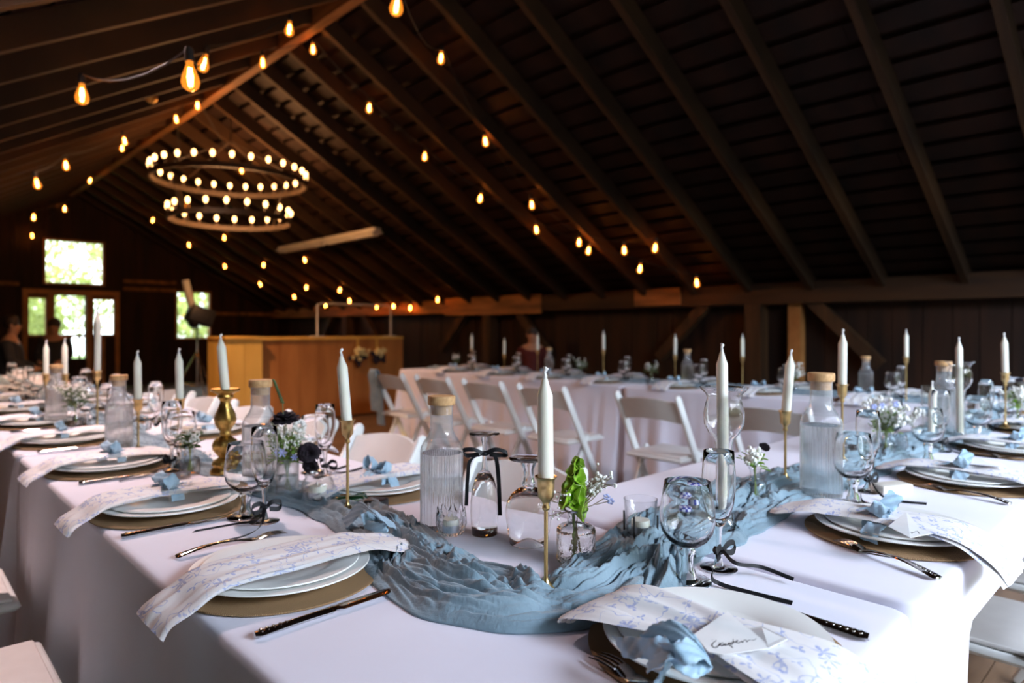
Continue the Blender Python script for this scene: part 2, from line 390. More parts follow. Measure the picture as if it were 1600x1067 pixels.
# floor boards run along x
b = MB(); y = YB
while y < YF:
    w = .14; b.box(XL, XR, y+.002, min(y+w-.002, YF), -.04, 0); y += w
b.box(XL-.1, XR+.1, YB-.1, YF+.1, -.08, -.041)
structure('floor', b.mesh('floor', M_floor, 0))
# roof: spaced boards under a dark deck
def roof_side(sgn):
    b = MB(); span = (XR+.25-XRIDGE) if sgn > 0 else (XRIDGE-XL+.25)
    Ls = span*math.hypot(1, SL); ang = math.atan(SL)
    M = T(XRIDGE, 0, ZRIDGE) @ (Ry(ang) if sgn > 0 else Ry(PI-ang))
    up = 1 if sgn > 0 else -1
    s = .04; i = 0
    while s < Ls:
        w = .15
        z0, z1 = (.0, .022) if up > 0 else (-.022, .0)
        cut = YB-.1; j = 0
        while cut < YF+.1:
            ln = 3.1 if (i+j) % 3 else 4.4
            b.box(s, min(s+w, Ls), cut+.004, min(cut+ln, YF+.1), z0, z1, M); cut += ln; j += 1
        s += .205; i += 1
    z0, z1 = (.05, .09) if up > 0 else (-.09, -.05)
    b.box(-.05, Ls+.2, YB-.2, YF+.2, z0, z1, M)
    return b
b = roof_side(1); b.v += []; r2 = roof_side(-1); b.add(r2.v, r2.f)
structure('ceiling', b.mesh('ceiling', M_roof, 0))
# rafters: individual timbers
def rafter_mesh(span, sgn, name):
    ang = math.atan(SL); Ls = span*math.hypot(1, SL); b = MB()
    M = Ry(ang) if sgn > 0 else Ry(PI-ang)
    z0, z1 = (-.15, -.002) if sgn > 0 else (.002, .15)
    n = 14; rr = random.Random(3)
    for k in range(n):
        a0 = Ls*k/n; a1 = Ls*(k+1)/n
        b.box(a0, a1+.001, -.028, .028, z0, z1, M)
    return b.mesh(name, M_rafter, 0)
meR = rafter_mesh(XR-XRIDGE+.1, 1, 'rafter'); meL = rafter_mesh(XRIDGE-XL+.1, -1, 'rafter')
yy = 1.45-.66*7; k = 0
while yy < YF-.1:
    if yy > YB+.1:
        structure(f'trim_{2*k+1}', meR, loc=(XRIDGE, yy, ZRIDGE)); structure(f'trim_{2*k+2}', meL, loc=(XRIDGE, yy, ZRIDGE))
    yy += .66; k += 1
b = MB(); b.box(XRIDGE-.045, XRIDGE+.045, YB, YF, ZRIDGE-.23, ZRIDGE-.03)
structure('trim_90', b.mesh('ridge_beam', M_beam, 0))
# right wall: vertical boards, eave beam, posts and braces
b = MB(); y = YB; rr = random.Random(5)
while y < YF:
    w = rr.uniform(.19, .26); b.box(XR+.0+rr.uniform(0, .012), XR+.05, y+.003, min(y+w-.003, YF), 0, 2.0); y += w
b.box(XR+.05, XR+.1, YB-.1, YF+.1, -.05, 2.0)
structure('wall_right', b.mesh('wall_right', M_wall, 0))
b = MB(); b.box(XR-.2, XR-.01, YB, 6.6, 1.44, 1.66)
structure('trim_91', b.mesh('eave_beam', M_beam_shaded, 0))  # near half of the same beam, coloured darker in place of shade
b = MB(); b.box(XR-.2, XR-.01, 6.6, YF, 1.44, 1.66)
structure('trim_89', b.mesh('eave_beam', M_beam, 0))  # far half keeps the brighter, lit tone
b = MB(); b.box(XR-.23, XR-.205, 6.5, 8.7, 1.40, 1.68); b.box(XR-.23, XR-.205, 4.25, 4.9, 1.46, 1.66)  # short piece sets a bright patch on the darker half
structure('trim_92', b.mesh('eave_beam_splice', M_beam, 0))
n = 93
for py in (-1.0, 3.38, 7.69, 12.0):
    b = MB(); b.box(XR-.2, XR-.02, py-.09, py+.09, 0, 1.44)
    for sgn in (-1, 1):
        M = T(XR-.11, py+sgn*.62, 1.44) @ Rx(sgn*math.radians(45))
        b.box(-.05, .05, -.06, .06, -.86, .06, M)
    structure(f'trim_{n}', b.mesh('post', M_post, 0)); n += 1
b = MB(); b.box(XR-.12, XR-.01, 2.90, 3.03, 0, 1.44); structure('trim_97', b.mesh('stud', M_frame, 0))
# left wall
b = MB(); y = YB
while y < YF:
    w = rr.uniform(.19, .26); b.box(XL-.05, XL-rr.uniform(0, .012), y+.003, min(y+w-.003, YF), 0, 2.0); y += w
b.box(XL-.1, XL-.05, YB-.1, YF+.1, -.05, 2.0)
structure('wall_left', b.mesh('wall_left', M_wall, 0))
# gable walls built of vertical boards with openings
def gable(y0, y1, holes, name, mat):
    b = MB(); x = XL-.1; ri = random.Random(9)
    xs = sorted(set([x]+[h[0] for h in holes]+[h[1] for h in holes]+[XR+.1]))
    for a, c in zip(xs[:-1], xs[1:]):
        n = max(1, round((c-a)/.22))
        for i in range(n):
            p, q = a+(c-a)*i/n, a+(c-a)*(i+1)/n
            top = roofz((p+q)/2)+.05
            segs = [(0., top)]
            for h in holes:
                if h[0] <= p+1e-6 and q <= h[1]+1e-6:
                    new = []
                    for s0, s1 in segs:
                        if h[2] > s0: new.append((s0, min(s1, h[2])))
                        if h[3] < s1: new.append((max(s0, h[3]), s1))
                    segs = new
            for s0, s1 in segs:
                if s1-s0 > .01:
                    d = ri.uniform(0, .01)
                    b.box(p+.002, q-.002, y0+d, y1, s0, s1)
                    b.box(p-.001, q+.001, y1, y1+.02 if y1 > y0 else y1-.02, s0, s1)
    return structure(name, b.mesh(name, mat, 0))
WIN1 = (2.37, 3.32, 2.09, 2.90)      # high square window
WSL = (2.10, 2.36, 1.08, 1.77); WSR = (3.17, 3.52, 1.08, 1.77)
WDR = (2.52, 3.02, 1.08, 1.84); WLO = (2.80, 3.02, .60, 1.02)
WIN3 = (4.74, 5.40, 1.0, 1.98)
gable(YF, YF+.04, [WIN1, WSL, WSR, WDR, WLO, WIN3], 'wall_far', M_wall)
gable(YB, YB-.04, [(-1.0, 6.4, .0, 1.85), (0., 5.6, 1.83, 2.35), (.9, 4.7, 2.33, 2.85), (1.6, 4.0, 2.83, 3.3)], 'wall_back', M_wall)
def window(idx, h, bars=(), mat=M_frame, fw=.045, mull=.02):
    x0, x1, z0, z1 = h; y = YF
    f = MB()
    f.box(x0-fw, x1+fw, y-.03, y+.03, z1, z1+fw); f.box(x0-fw, x1+fw, y-.04, y+.03, z0-fw, z0)
    f.box(x0-fw, x0, y-.03, y+.03, z0, z1); f.box(x1, x1+fw, y-.03, y+.03, z0, z1)
    for o, p in bars:
        if o == 'v': f.box(p-mull/2, p+mull/2, y-.01, y+.02, z0, z1)
        else: f.box(x0, x1, y-.01, y+.02, p-mull/2, p+mull/2)
    w = link(f'window_{idx}', None, None, (0, 0, 0)); w['kind'] = 'structure'
    link('window_frame', f.mesh('window_frame', mat, 0), w)
    g = MB().box(x0, x1, y+.005, y+.009, z0, z1); link('pane', g.mesh('pane', G_window, 0), w)
    return w
window(1, WIN1); window(2, WSL); window(3, WSR); window(4, WIN3, [('v', 5.07), ('h', 1.48)])
# exit door with a tall light and a small low light, framed in orange timber
d = link('door_1', None); d['kind'] = 'structure'
f = MB()
f.box(2.0, 3.62, YF-.06, YF-.01, 1.85, 1.95); f.box(2.40, 2.50, YF-.05, YF-.01, 0, 1.85); f.box(3.04, 3.14, YF-.05, YF-.01, 0, 1.85)
f.box(3.54, 3.62, YF-.05, YF-.01, 0, 1.85); f.box(2.0, 2.08, YF-.05, YF-.01, 0, 1.85); f.box(3.30, 3.36, YF-.04, YF-.01, 0, 1.02)
link('door_frame', f.mesh('door_frame', M_frame, 0), d)
f = MB(); f.box(2.50, 3.04, YF-.03, YF-.005, 1.02, 1.08); f.box(2.50, 2.56, YF-.03, YF-.005, 0, 1.05); f.box(2.90, 2.94, YF-.03, YF-.005, .6, 1.02)
link('door_rail', f.mesh('door_rail', M_frame, 0), d)
g = MB().box(WDR[0], WDR[1], YF+.005, YF+.009, WDR[2], WDR[3]); g.box(WLO[0], WLO[1], YF+.005, YF+.009, WLO[2], WLO[3])
link('pane', g.mesh('pane', G_window, 0), d)
b = MB()
for x0, x1, z in ((3.7, 4.7, 1.98), (3.7, 4.7, 2.14), (.8, 1.95, 2.0), (5.5, 6.9, 1.5)): b.box(x0, x1, YF-.05, YF-.005, z, z+.07)
structure('trim_98', b.mesh('far_wall_rails', M_beam, 0))

# outdoors seen through the far windows, plus unseen ground and hedge behind the camera
b = MB().box(-15, 25, YF+1, 45, -.4, -.3); structure('trim_99', b.mesh('outdoor_ground', M_grass, 0))
b = MB().box(-40, 45, -60, YB-.15, -.4, -.3); structure('trim_100', b.mesh('outdoor_yard', M_yard, 0))  # unseen ground, added to keep sky light from rising onto the roof
b = MB(); rh = random.Random(77)
for i in range(70): b.ball((-34+i, -22+rh.uniform(-2, 2), rh.uniform(1.5, 4.5)), rh.uniform(2.0, 3.2), 10, 7)
structure('trim_101', b.mesh('low_sky_blocker', M_dkgreen, 180))  # hedge added out of view to block low sky through the open back
def tree_kit(seed, n, R, H):
    r = random.Random(seed); c = MB()
    for _ in range(n):
        while True:
            p = Vector((r.uniform(-1, 1), r.uniform(-1, 1), r.uniform(-1, 1)))
            if p.length < 1 and noise.noise(p*2.3+Vector((seed, 0, 0))) > -.12: break
        p = Vector((p.x*R, p.y*R, H+p.z*R*.9)); s = r.uniform(.07, .16)
        M = T(*p) @ Euler((r.uniform(0, 6), r.uniform(0, 6), r.uniform(0, 6))).to_matrix().to_4x4()
        c.add([(-s, 0, 0), (0, -s*.4, s*.1), (s, 0, 0), (0, s*.4, s*.1)], [(0, 1, 2, 3)], M)
    t = MB().tube([(0, 0, -.3), (.1, 0, 1), (0, .1, H)], [.16, .12, .06], 8)
    for k in range(5):
        a = k*1.3; t.tube([(0, 0, H*.6), (math.cos(a)*R*.4, math.sin(a)*R*.4, H*.9), (math.cos(a)*R*.8, math.sin(a)*R*.8, H*1.15)], [.05, .035, .01], 6)
    return ('tree', 'tree', [('foliage', c.mesh('foliage', M_leafout, 0)), ('trunk', t.mesh('trunk', M_barkout))])
tl = ['green tree outside the double window light of the far exit door', 'green tree outside behind the high square window', 'green tree outside the small window right of the far door',
      'distant green tree outside, furthest left through the door lights', 'distant green tree outside between door and small window']
for i, (x, y, R, H, n) in enumerate([(1.7, 18.6, 1.5, 1.4, 2600), (3.4, 22.5, 2.3, 2.8, 2400), (6.8, 19.5, 1.7, 1.3, 2200), (-1.2, 25, 2.4, 1.8, 900), (9.2, 25, 3, 2.2, 900)]):
    inst(tree_kit(i+2, n, R, H), tl[i], (x, y, 0))

# ------------------------------------------------------------------ pine bar at the back right
BX0, BY = 3.38, 8.0
b = MB()
k = 0; x = BX0
while x < 5.43:
    w = .262; b.box(x+.002, x+w-.002, BY, BY+.03, .02, 1.04); x += w
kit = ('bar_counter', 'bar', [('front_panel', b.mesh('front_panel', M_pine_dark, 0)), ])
s_ = MB(); x = BX0-.43
for k in range(2): s_.box(x+.002, x+.212, BY-.10, BY-.07, .02, 1.06); x += .214
s_.box(BX0-.43, BX0-.40, BY-.07, BY+.5, .02, 1.06); s_.box(BX0-.03, BX0, BY-.07, BY, .02, 1.06)
tp = MB().box(BX0-.06, 5.46, BY-.03, BY+.5, 1.04, 1.075); tp.box(BX0-.45, BX0+.02, BY-.13, BY+.5, 1.06, 1.085)
bk = MB().box(BX0+.02, 5.4, BY+.44, BY+.47, 0, 1.04); bk.box(5.39, 5.42, BY+.03, BY+.47, 0, 1.04); bk.box(BX0-.39, BX0-.04, BY+.44, BY+.47, 0, 1.04)
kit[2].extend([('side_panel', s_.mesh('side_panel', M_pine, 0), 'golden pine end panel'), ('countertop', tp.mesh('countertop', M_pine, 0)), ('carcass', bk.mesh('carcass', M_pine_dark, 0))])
inst(kit, 'pine board bar counter with golden end panel at the back of the hall')
# pipe stand on the bar
b = MB().tube([(4.25, 8.2, 1.076), (4.25, 8.2, 1.50), (4.3, 8.2, 1.52), (5.35, 8.2, 1.52), (5.4, 8.2, 1.50), (5.4, 8.2, 1.076)], .012, 8)
b.box(4.17, 4.33, 8.12, 8.28, 1.075, 1.085); b.box(5.32, 5.44, 8.12, 8.28, 1.075, 1.085)
single('pipe_stand', b.mesh('pipe_stand', M_greypaint), 'pale metal pipe frame standing on the pine bar counter', 'stand')
# two posies hung on straps over the bar front
for i, x in enumerate((4.72, 5.02)):
    st = MB().strip([(x, BY+.2, 1.078), (x, BY-.034, 1.078), (x, BY-.036, 1.06), (x, BY-.036, .90)], (1, 0, 0), .035, .003)
    fl = MB(); r = random.Random(i)
    for _ in range(26): fl.ball((x+r.gauss(0, .05), BY-.09+r.gauss(0, .02), .86+r.gauss(0, .03)), r.uniform(.018, .032), 6, 4)
    lv = MB()
    for _ in range(22): lv.ball((x+r.gauss(0, .06), BY-.085+r.gauss(0, .02), .78+r.gauss(0, .035)), .03, 6, 4, (1, .5, 1.3))
    inst(('hanging_posy', 'flowers', [('strap', st.mesh('strap', M_pine)), ('blossoms', fl.mesh('blossoms', vary('cream blossom', (.5, .40, .16), (.7, .6, .3), rough=.7))), ('leaves', lv.mesh('leaves', M_dark_petal))]),
         ['left of the two yellow and dark posies hung on the front of the pine bar', 'right of the two yellow and dark posies hung on the front of the pine bar'][i], group='posies hung on the bar')
# small flame lantern on the floor behind the chairs
p = ray(628, 662, 5.9); p2 = (p[0], p[1], 0)
c = MB().lathe([(0, 0), (.04, 0), (.045, .01), (.045, .22), (.042, .22), (.042, .012), (0, .012)], 24)
fl = MB().lathe([(0, .10), (.02, .12), (.026, .15), (.012, .19), (0, .22)], 12)
wx = MB().lathe([(0, .012), (.035, .012), (.035, .11), (0, .11)], 20)
inst(('candle_lantern', 'lantern', [('glass_cylinder', c.mesh('glass_cylinder', G_thin)), ('candle', wx.mesh('candle', M_wax), None, [('flame', fl.mesh('flame', E_flame), 'glowing warm flame')])]),
     'small glowing candle lantern on the floor behind the folding chairs', p2)
# ceiling tube fixtures
def fluoro():
    b = MB().box(-.055, .055, -.75, .75, 0, .06, b=.008); l = MB().box(-.09, .09, -.74, .74, -.02, .005, b=.004)
    t = MB()
    for s in (-1, 1): t.tube([(s*.04, -.70, -.035), (s*.04, .70, -.035)], .013, 10)
    h = MB()
    for yy in (-.55, .55): h.tube([(0, yy, .05), (0, yy, .55)], .003, 6)
    return ('tube_light', 'ceiling light', [('housing', b.mesh('housing', M_greypaint)), ('reflector', l.mesh('reflector', M_greypaint)), ('tube', t.mesh('tube', M_white_petal)), ('hanger', h.mesh('hanger', M_cable))])
K = fluoro()
inst(K, 'unlit tube light fitting under the right roof slope, farther of the two in line', (5.0, 10.2, 2.52), group='tube lights')
inst(K, 'unlit tube light fitting under the right roof slope, nearer of the two in line', (5.0, 8.66, 2.52), group='tube lights')

# ------------------------------------------------------------------ chandelier
def chandelier():
    C = Vector((3.10, 8.16, 0)); z1, z2, r1, r2 = 2.96, 2.49, .87, .69
    r = link('ring_chandelier', None, None, (C.x, C.y, z1)); props(r, 'large two-tier iron ring chandelier with many small round glowing bulbs', 'chandelier')
    def ringm(R, z):
        return MB().lathe([(R-.012, z-.03), (R+.012, z-.03), (R+.012, z+.03), (R-.012, z+.03)], 72, closed=True)
    base_ = MB().lathe([(0, 0), (.014, .0), (.016, .05), (.010, .055), (0, .055)], 10).mesh('candle_cup', M_iron)
    gl = MB().lathe([(.004, .05), (.012, .06), (.023, .085), (.022, .105), (.012, .122), (.0, .128)], 12).mesh('bulb', E_candlebulb, 180)
    for R, z, n, off in ((r1, 0, 28, .1), (r2, z2-z1, 20, .2)):
        rg = link('ring', ringm(R, z).mesh('ring', M_iron), r)
        for i in range(n):
            a = 2*PI*i/n+off
            c = link('candle_cup', base_, rg, (R*math.cos(a), R*math.sin(a), z+.03))
            bl = link('bulb', gl, rg, (R*math.cos(a), R*math.sin(a), z+.03))
    l = bpy.data.lights.new('chandelier_light', 'POINT'); l.energy = 95; l.color = (1, .46, .18); l.shadow_soft_size = .35
    lo = bpy.data.objects.new('chandelier_light', l); COL.objects.link(lo); lo.location = (C.x, C.y, z1-.22)
    ch = MB()
    for i in range(4):
        a = i*PI/2+.4
        ch.tube([(r1*math.cos(a), r1*math.sin(a), .02), (.02*math.cos(a), .02*math.sin(a), .48)], .006, 6)
        ch.tube([(r2*math.cos(a), r2*math.sin(a), z2-z1), (r1*math.cos(a), r1*math.sin(a), 0)], .006, 6)
    ch.tube([(0, 0, .45), (0, 0, ZRIDGE-.24-z1)], .01, 6)
    link('chain', ch.mesh('chain', M_iron), r)
    cp = MB().lathe([(0, 0), (.07, 0), (.06, .03), (0, .04)], 20, T(0, 0, ZRIDGE-.27-z1)); link('canopy', cp.mesh('canopy', M_iron), r)
chandelier()

# ------------------------------------------------------------------ festoon strings of filament bulbs
env = MB().lathe([(.0125, 0), (.0125, -.014), (.018, -.028), (.028, -.058), (.031, -.076), (.026, -.093), (.014, -.104), (0, -.107)], 20).mesh('bulb', G_amber, 180)
fb = MB()
for i in range(4):
    a = i*PI/2
    fb.tube([(.005*math.cos(a), .005*math.sin(a), -.024), (.009*math.cos(a), .009*math.sin(a), -.058), (.005*math.cos(a+.8), .005*math.sin(a+.8), -.090)], .0019, 5)
fil = fb.mesh('filament', E_fil)
sock = MB().lathe([(0, .045), (.012, .045), (.016, .035), (.016, -.006), (.013, -.008), (0, -.008)], 14).mesh('socket', M_cable)
def plane_hit(u, v, d=.24):
    r = (u-800)/FPX; a = sa+ca*r; h = (HOR-v)/FPX; H0 = ZRIDGE-CZ-d
    F = (H0+SL*XRIDGE)/(h+SL*a)
    if a*F < XRIDGE: F = (H0-SL*XRIDGE)/(h-SL*a) if h > SL*a*1.02 else F
    yv = F*(ca-sa*r)
    if yv > YF-.3: F *= (YF-.3)/yv
    return F
strings = [
 ([(410, 95, 5.9), (489, 75, 0), (577, 166, 0), (664, 243, 0), (752, 308, 0), (837, 357, 0), (921, 390, 0), (1001, 418, 0), (1088, 440, 0)], 'festoon string of nine bulbs from the ridge to the lone bulb at the right eave'),
 ([(622, 5, 3.0), (690, 88, 0), (757, 219, 0), (830, 318, 0), (905, 377, 0), (975, 389, 0), (1025, 385, 0)], 'festoon string from the bulb cut by the top edge down the nearest right roof slope'),
 ([(128, 144, 3.3), (296, 115, 2.35), (322, 96, 3.9), (453, 43, 4.7)], 'nearest festoon string at upper left with the largest amber bulbs'),
 ([(308, 163, 0), (376, 264, 9), (475, 405, 0), (546, 469, 0), (590, 478, 0), (615, 477, 0), (641, 480, 0), (684, 467, 0)], 'festoon string crossing the chandelier and ending along the eave beam'),
 ([(274, 184, 0), (292, 318, 9.5), (350, 370, 0), (412, 413, 0), (479, 448, 0), (532, 452, 0)], 'festoon string dropping from the ridge just left of the chandelier'),
 ([(185, 300, 13), (240, 343, 0), (294, 382, 0), (350, 415, 0), (405, 443, 0), (459, 463, 0), (509, 476, 0)], 'farthest festoon string sloping down before the small back window'),
 ([(193, 218, 7.5), (102, 256, 6.5), (55, 284, 6)], 'left festoon string of three bulbs, upper row beside the ridge'),
 ([(191, 230, 9), (189, 246, 11), (142, 281, 11), (101, 325, 10), (53, 338, 9.5)], 'left festoon string sloping past the lower end of the ridge beam'),
 ([(127, 294, 13.5), (50, 367, 12.5)], 'lowest left festoon string of two bulbs above the high square window'),
]
strings.append(([(x_, y_, z_) for x_, y_, z_ in ((-.5, 2.25, 2.15), (-.1, 2.35, 2.28), (.3, 2.5, 2.42), (.65, 2.6, 2.56), (.95, 2.7, 2.70), (1.25, 2.8, 2.84), (1.6, 2.9, 3.02))], 'added unseen festoon string lighting the left row from above the frame'))  # extra string added out of view to warm the left tables
for pts, lab in strings:
    P = [Vector(ray(u, v, F if F else plane_hit(u, v))) for u, v, F in pts] if pts[0][0] > 40 else [Vector(q) for q in pts]
    r = link('festoon_lights', None, None, tuple(P[0])); props(r, lab, 'string lights', 'festoon bulb strings')
    o = P[0]; cab = []
    tops = [p+Vector((0, 0, .09)) for p in P]
    for a, c in zip(tops[:-1], tops[1:]):
        n = 6; dist = (a-c).length
        for k in range(n): t = k/n; q = a.lerp(c, t); q.z -= dist*.10*4*t*(1-t)*.5; cab.append(q-o)
    cab.append(tops[-1]-o)
    link('cable', MB().tube(cab, .004, 5).mesh('cable', M_cable), r)
    for i, p in enumerate(P):
        rot = (RND.uniform(-.25, .1), RND.uniform(-.25, .1), RND.uniform(0, 6))
        h = link('socket', sock, r, tuple(p-o+Vector((0, 0, .048))), rot)
        bb = link('bulb', env, h, (0, 0, -.006)); link('filament', fil, h, (0, 0, -.006))
# unlit amber lamp holder near ridge
p = ray(236, 148, 6.2)
single('cage_pendant', MB().lathe([(0, .06), (.02, .05), (.05, 0), (.055, -.04), (.03, -.07), (0, -.075)], 16).tube([(0, 0, .05), (0, 0, .4)], .004, 6).mesh('cage_pendant', M_gold), 'small dull gold unlit pendant high on the left roof slope', 'pendant', p)

l = bpy.data.lights.new('added_fill_spot', 'SPOT'); l.energy = 330; l.color = (1, .60, .40); l.spot_size = 2.3; l.spot_blend = .8; l.shadow_soft_size = .05  # added fill spot; the pendant above it is an unlit one
lo = bpy.data.objects.new('added_fill_spot', l); COL.objects.link(lo); lo.location = (p[0], p[1], p[2]-.09)
p = (.75, 3.1, 2.82)  # pendant added out of view to carry the next fill spot
single('cage_pendant', bpy.data.objects['cage_pendant'].data, 'added unseen gold pendant over the middle of the left row, above the frame', 'pendant', p)
l = bpy.data.lights.new('added_fill_spot', 'SPOT'); l.energy = 190; l.color = (1, .73, .70); l.spot_size = 2.5; l.spot_blend = 1.0; l.shadow_soft_size = .05  # added fill spot brightening the middle of the left row
lo = bpy.data.objects.new('added_fill_spot', l); COL.objects.link(lo); lo.location = (p[0], p[1], p[2]-.09)
# ------------------------------------------------------------------ tripod speaker stand by back window
b = MB(); p = ray(308, 560, 9.6); fx, fy = p[0], p[1]
kit = ['speaker_stand', 'stand', []]
kit[2].append(('pole', MB().tube([(0, 0, .35), (0, 0, 1.25)], .02, 10).mesh('pole', M_steel)))
for i in range(3):
    a = i*2.094+.5
    kit[2].append(('leg', MB().tube([(0, 0, .85), (.45*math.cos(a), .45*math.sin(a), .01)], .014, 8).tube([(0, 0, .35), (.24*math.cos(a), .24*math.sin(a), .42)], .008, 6).mesh('leg', M_steel)))
inst(tuple(kit), 'steel tripod stand before the small back window', (fx, fy, 0))
hd = MB().box(-.17, .17, -.13, .13, 0, .24, Ry(.35), b=.02); hd.lathe([(0, .0), (.10, .0), (.13, -.16), (.12, -.17), (0, -.1)], 20, T(.05, 0, .1) @ Ry(1.2))
ar = MB().tube([(0, 0, .1), (-.10, 0, .35), (-.16, 0, .62)], [.05, .055, .05], 14)
inst(('stage_light', 'stage light', [('head', hd.mesh('head', M_blackmetal)), ('tube_arm', ar.mesh('tube_arm', M_greypaint), 'pale grey tube')]), 'black stage light with pale upright tube on the steel tripod', (fx, fy, 1.26))

# ------------------------------------------------------------------ tablecloths
def tablecloth(x0, x1, y0, y1, zt, seed, label, flat='', short=''):
    zt0 = .012; c = .035; step = .022; per = []
    def seg(p, q, n, side):
        L = math.dist(p, q); k = max(1, int(L/step))
        for i in range(k): t = i/k; per.append((lerp(p[0], q[0], t), lerp(p[1], q[1], t), n[0], n[1], side))
    def arc(cx, cy, a0):
        for i in range(5): a = a0+PI/2*i/5; per.append((cx+c*math.cos(a), cy+c*math.sin(a), math.cos(a), math.sin(a), 'c'))
    seg((x0+c, y0), (x1-c, y0), (0, -1), 's'); arc(x1-c, y0+c, -PI/2)
    seg((x1, y0+c), (x1, y1-c), (1, 0), 'e'); arc(x1-c, y1-c, 0)
    seg((x1-c, y1), (x0+c, y1), (0, 1), 'n'); arc(x0+c, y1-c, PI/2)
    seg((x0, y1-c), (x0, y0+c), (-1, 0), 'w'); arc(x0+c, y0+c, PI)
    sides = {(0, -1): 's', (1, 0): 'e', (0, 1): 'n', (-1, 0): 'w'}
    def adj(nx, ny):
        out = ''
        if nx > .01: out += 'e'
        if nx < -.01: out += 'w'
        if ny > .01: out += 'n'
        if ny < -.01: out += 's'
        return out
    per = [(a, b, c_, d, adj(c_, d)) for a, b, c_, d, s in per]
    corners = [(xx, yy) for xx, sx in ((x0, 'w'), (x1, 'e')) for yy, sy in ((y0, 's'), (y1, 'n')) if sx not in flat and sy not in flat]
    n = len(per); rows = []
    rows.append([(px-nx*.017, py-ny*.017, zt) for px, py, nx, ny, s in per])
    rows.append([(px-nx*.008, py-ny*.008, zt-.0012) for px, py, nx, ny, s in per])
    rows.append([(px-nx*.0025, py-ny*.0025, zt-.0045) for px, py, nx, ny, s in per])
    rows.append([(px, py, zt-.014) for px, py, nx, ny, s in per])
    NL = 16
    for l in range(1, NL+1):
        t = l/NL; z = lerp(zt-.014, zt0, t**1.0); row = []
        for i, (px, py, nx, ny, s) in enumerate(per):
            q = i*step
            zz = z if not any(ch in short for ch in s) else lerp(zt-.014, .655 if px > x0+.26 or 's' not in s or 's' not in short else lerp(.655, .03, min(1, (x0+.26-px)/.12)), t)
            if any(ch in flat for ch in s): d = .0 if not any(ch in short for ch in s) else .006*t
            else:
                v1 = noise.noise(Vector((q*2.2, seed, 0))); v2 = noise.noise(Vector((q*5.5, seed+9, t*.8))); v3 = noise.noise(Vector((q*13, seed+5, t)))
                f = (max(0, v1)**.6*.75+v2*.7+v3*.22)
                near_c = min([math.hypot(px-a, py-b_) for a, b_ in corners]+[9])
                cf = math.exp(-(near_c/.10)**2)
                d = t**.75*(.024+.085*max(-.28, f)+.07*cf*(.6+.4*math.sin(q*70)))
            row.append((px+nx*d, py+ny*d, zz))
        rows.append(row)
    vs = [p for r in rows for p in r]; fs = [tuple(range(n))]
    for k in range(len(rows)-1):
        for i in range(n):
            j = (i+1) % n; fs.append((k*n+i, k*n+n+i, k*n+n+j, k*n+j))
    m = MB().add(vs, fs).mesh('tablecloth', M_cloth, 60)
    return single('tablecloth', m, label, 'tablecloth')
ZT = .75
tablecloth(.34, 1.12, .30, 2.72, ZT, 1, 'white tablecloth on the nearest left-hand table, draped to the floor at the corner', 'ne', 'e')
tablecloth(.34, 1.12, 2.745, 5.17, ZT, 2, 'white tablecloth on the second table of the left row, beyond the near one', 'sne', 'e')
tablecloth(.34, 1.12, 5.195, 7.6, ZT, 3, 'white tablecloth on the farthest table of the left row', 'se', 'e')
tablecloth(1.128, 3.92, .295, 1.11, ZT+.006, 4, 'white tablecloth on the right-hand table, brightly lit corner at lower right', 'wens', 'ns')
tablecloth(4.0, 4.78, -.6, 3.0, ZT, 5, 'white tablecloth on the right half of the rear row', 'n')
tablecloth(4.02, 4.80, 3.02, 5.95, ZT, 6, 'pinkish shaded white tablecloth on the rear row ending near the pine bar', 's')

def table_kit(L, Wd):
    top = MB().box(-L/2, L/2, -Wd/2, Wd/2, .715, .742, b=.008)
    parts = [('tabletop', top.mesh('tabletop', M_greypaint, 40))]
    for sx in (-1, 1):
        for sy in (-1, 1): parts.append(('leg', MB().tube([(sx*(L/2-.2), sy*(Wd/2-.10), 0), (sx*(L/2-.2), sy*(Wd/2-.10), .715)], .014, 10).mesh('leg', M_blackmetal)))
    return ('folding_table', 'table', parts)
inst(table_kit(2.70, .77), 'long folding table under the short white cloth at lower right', (2.53, .70, .006))

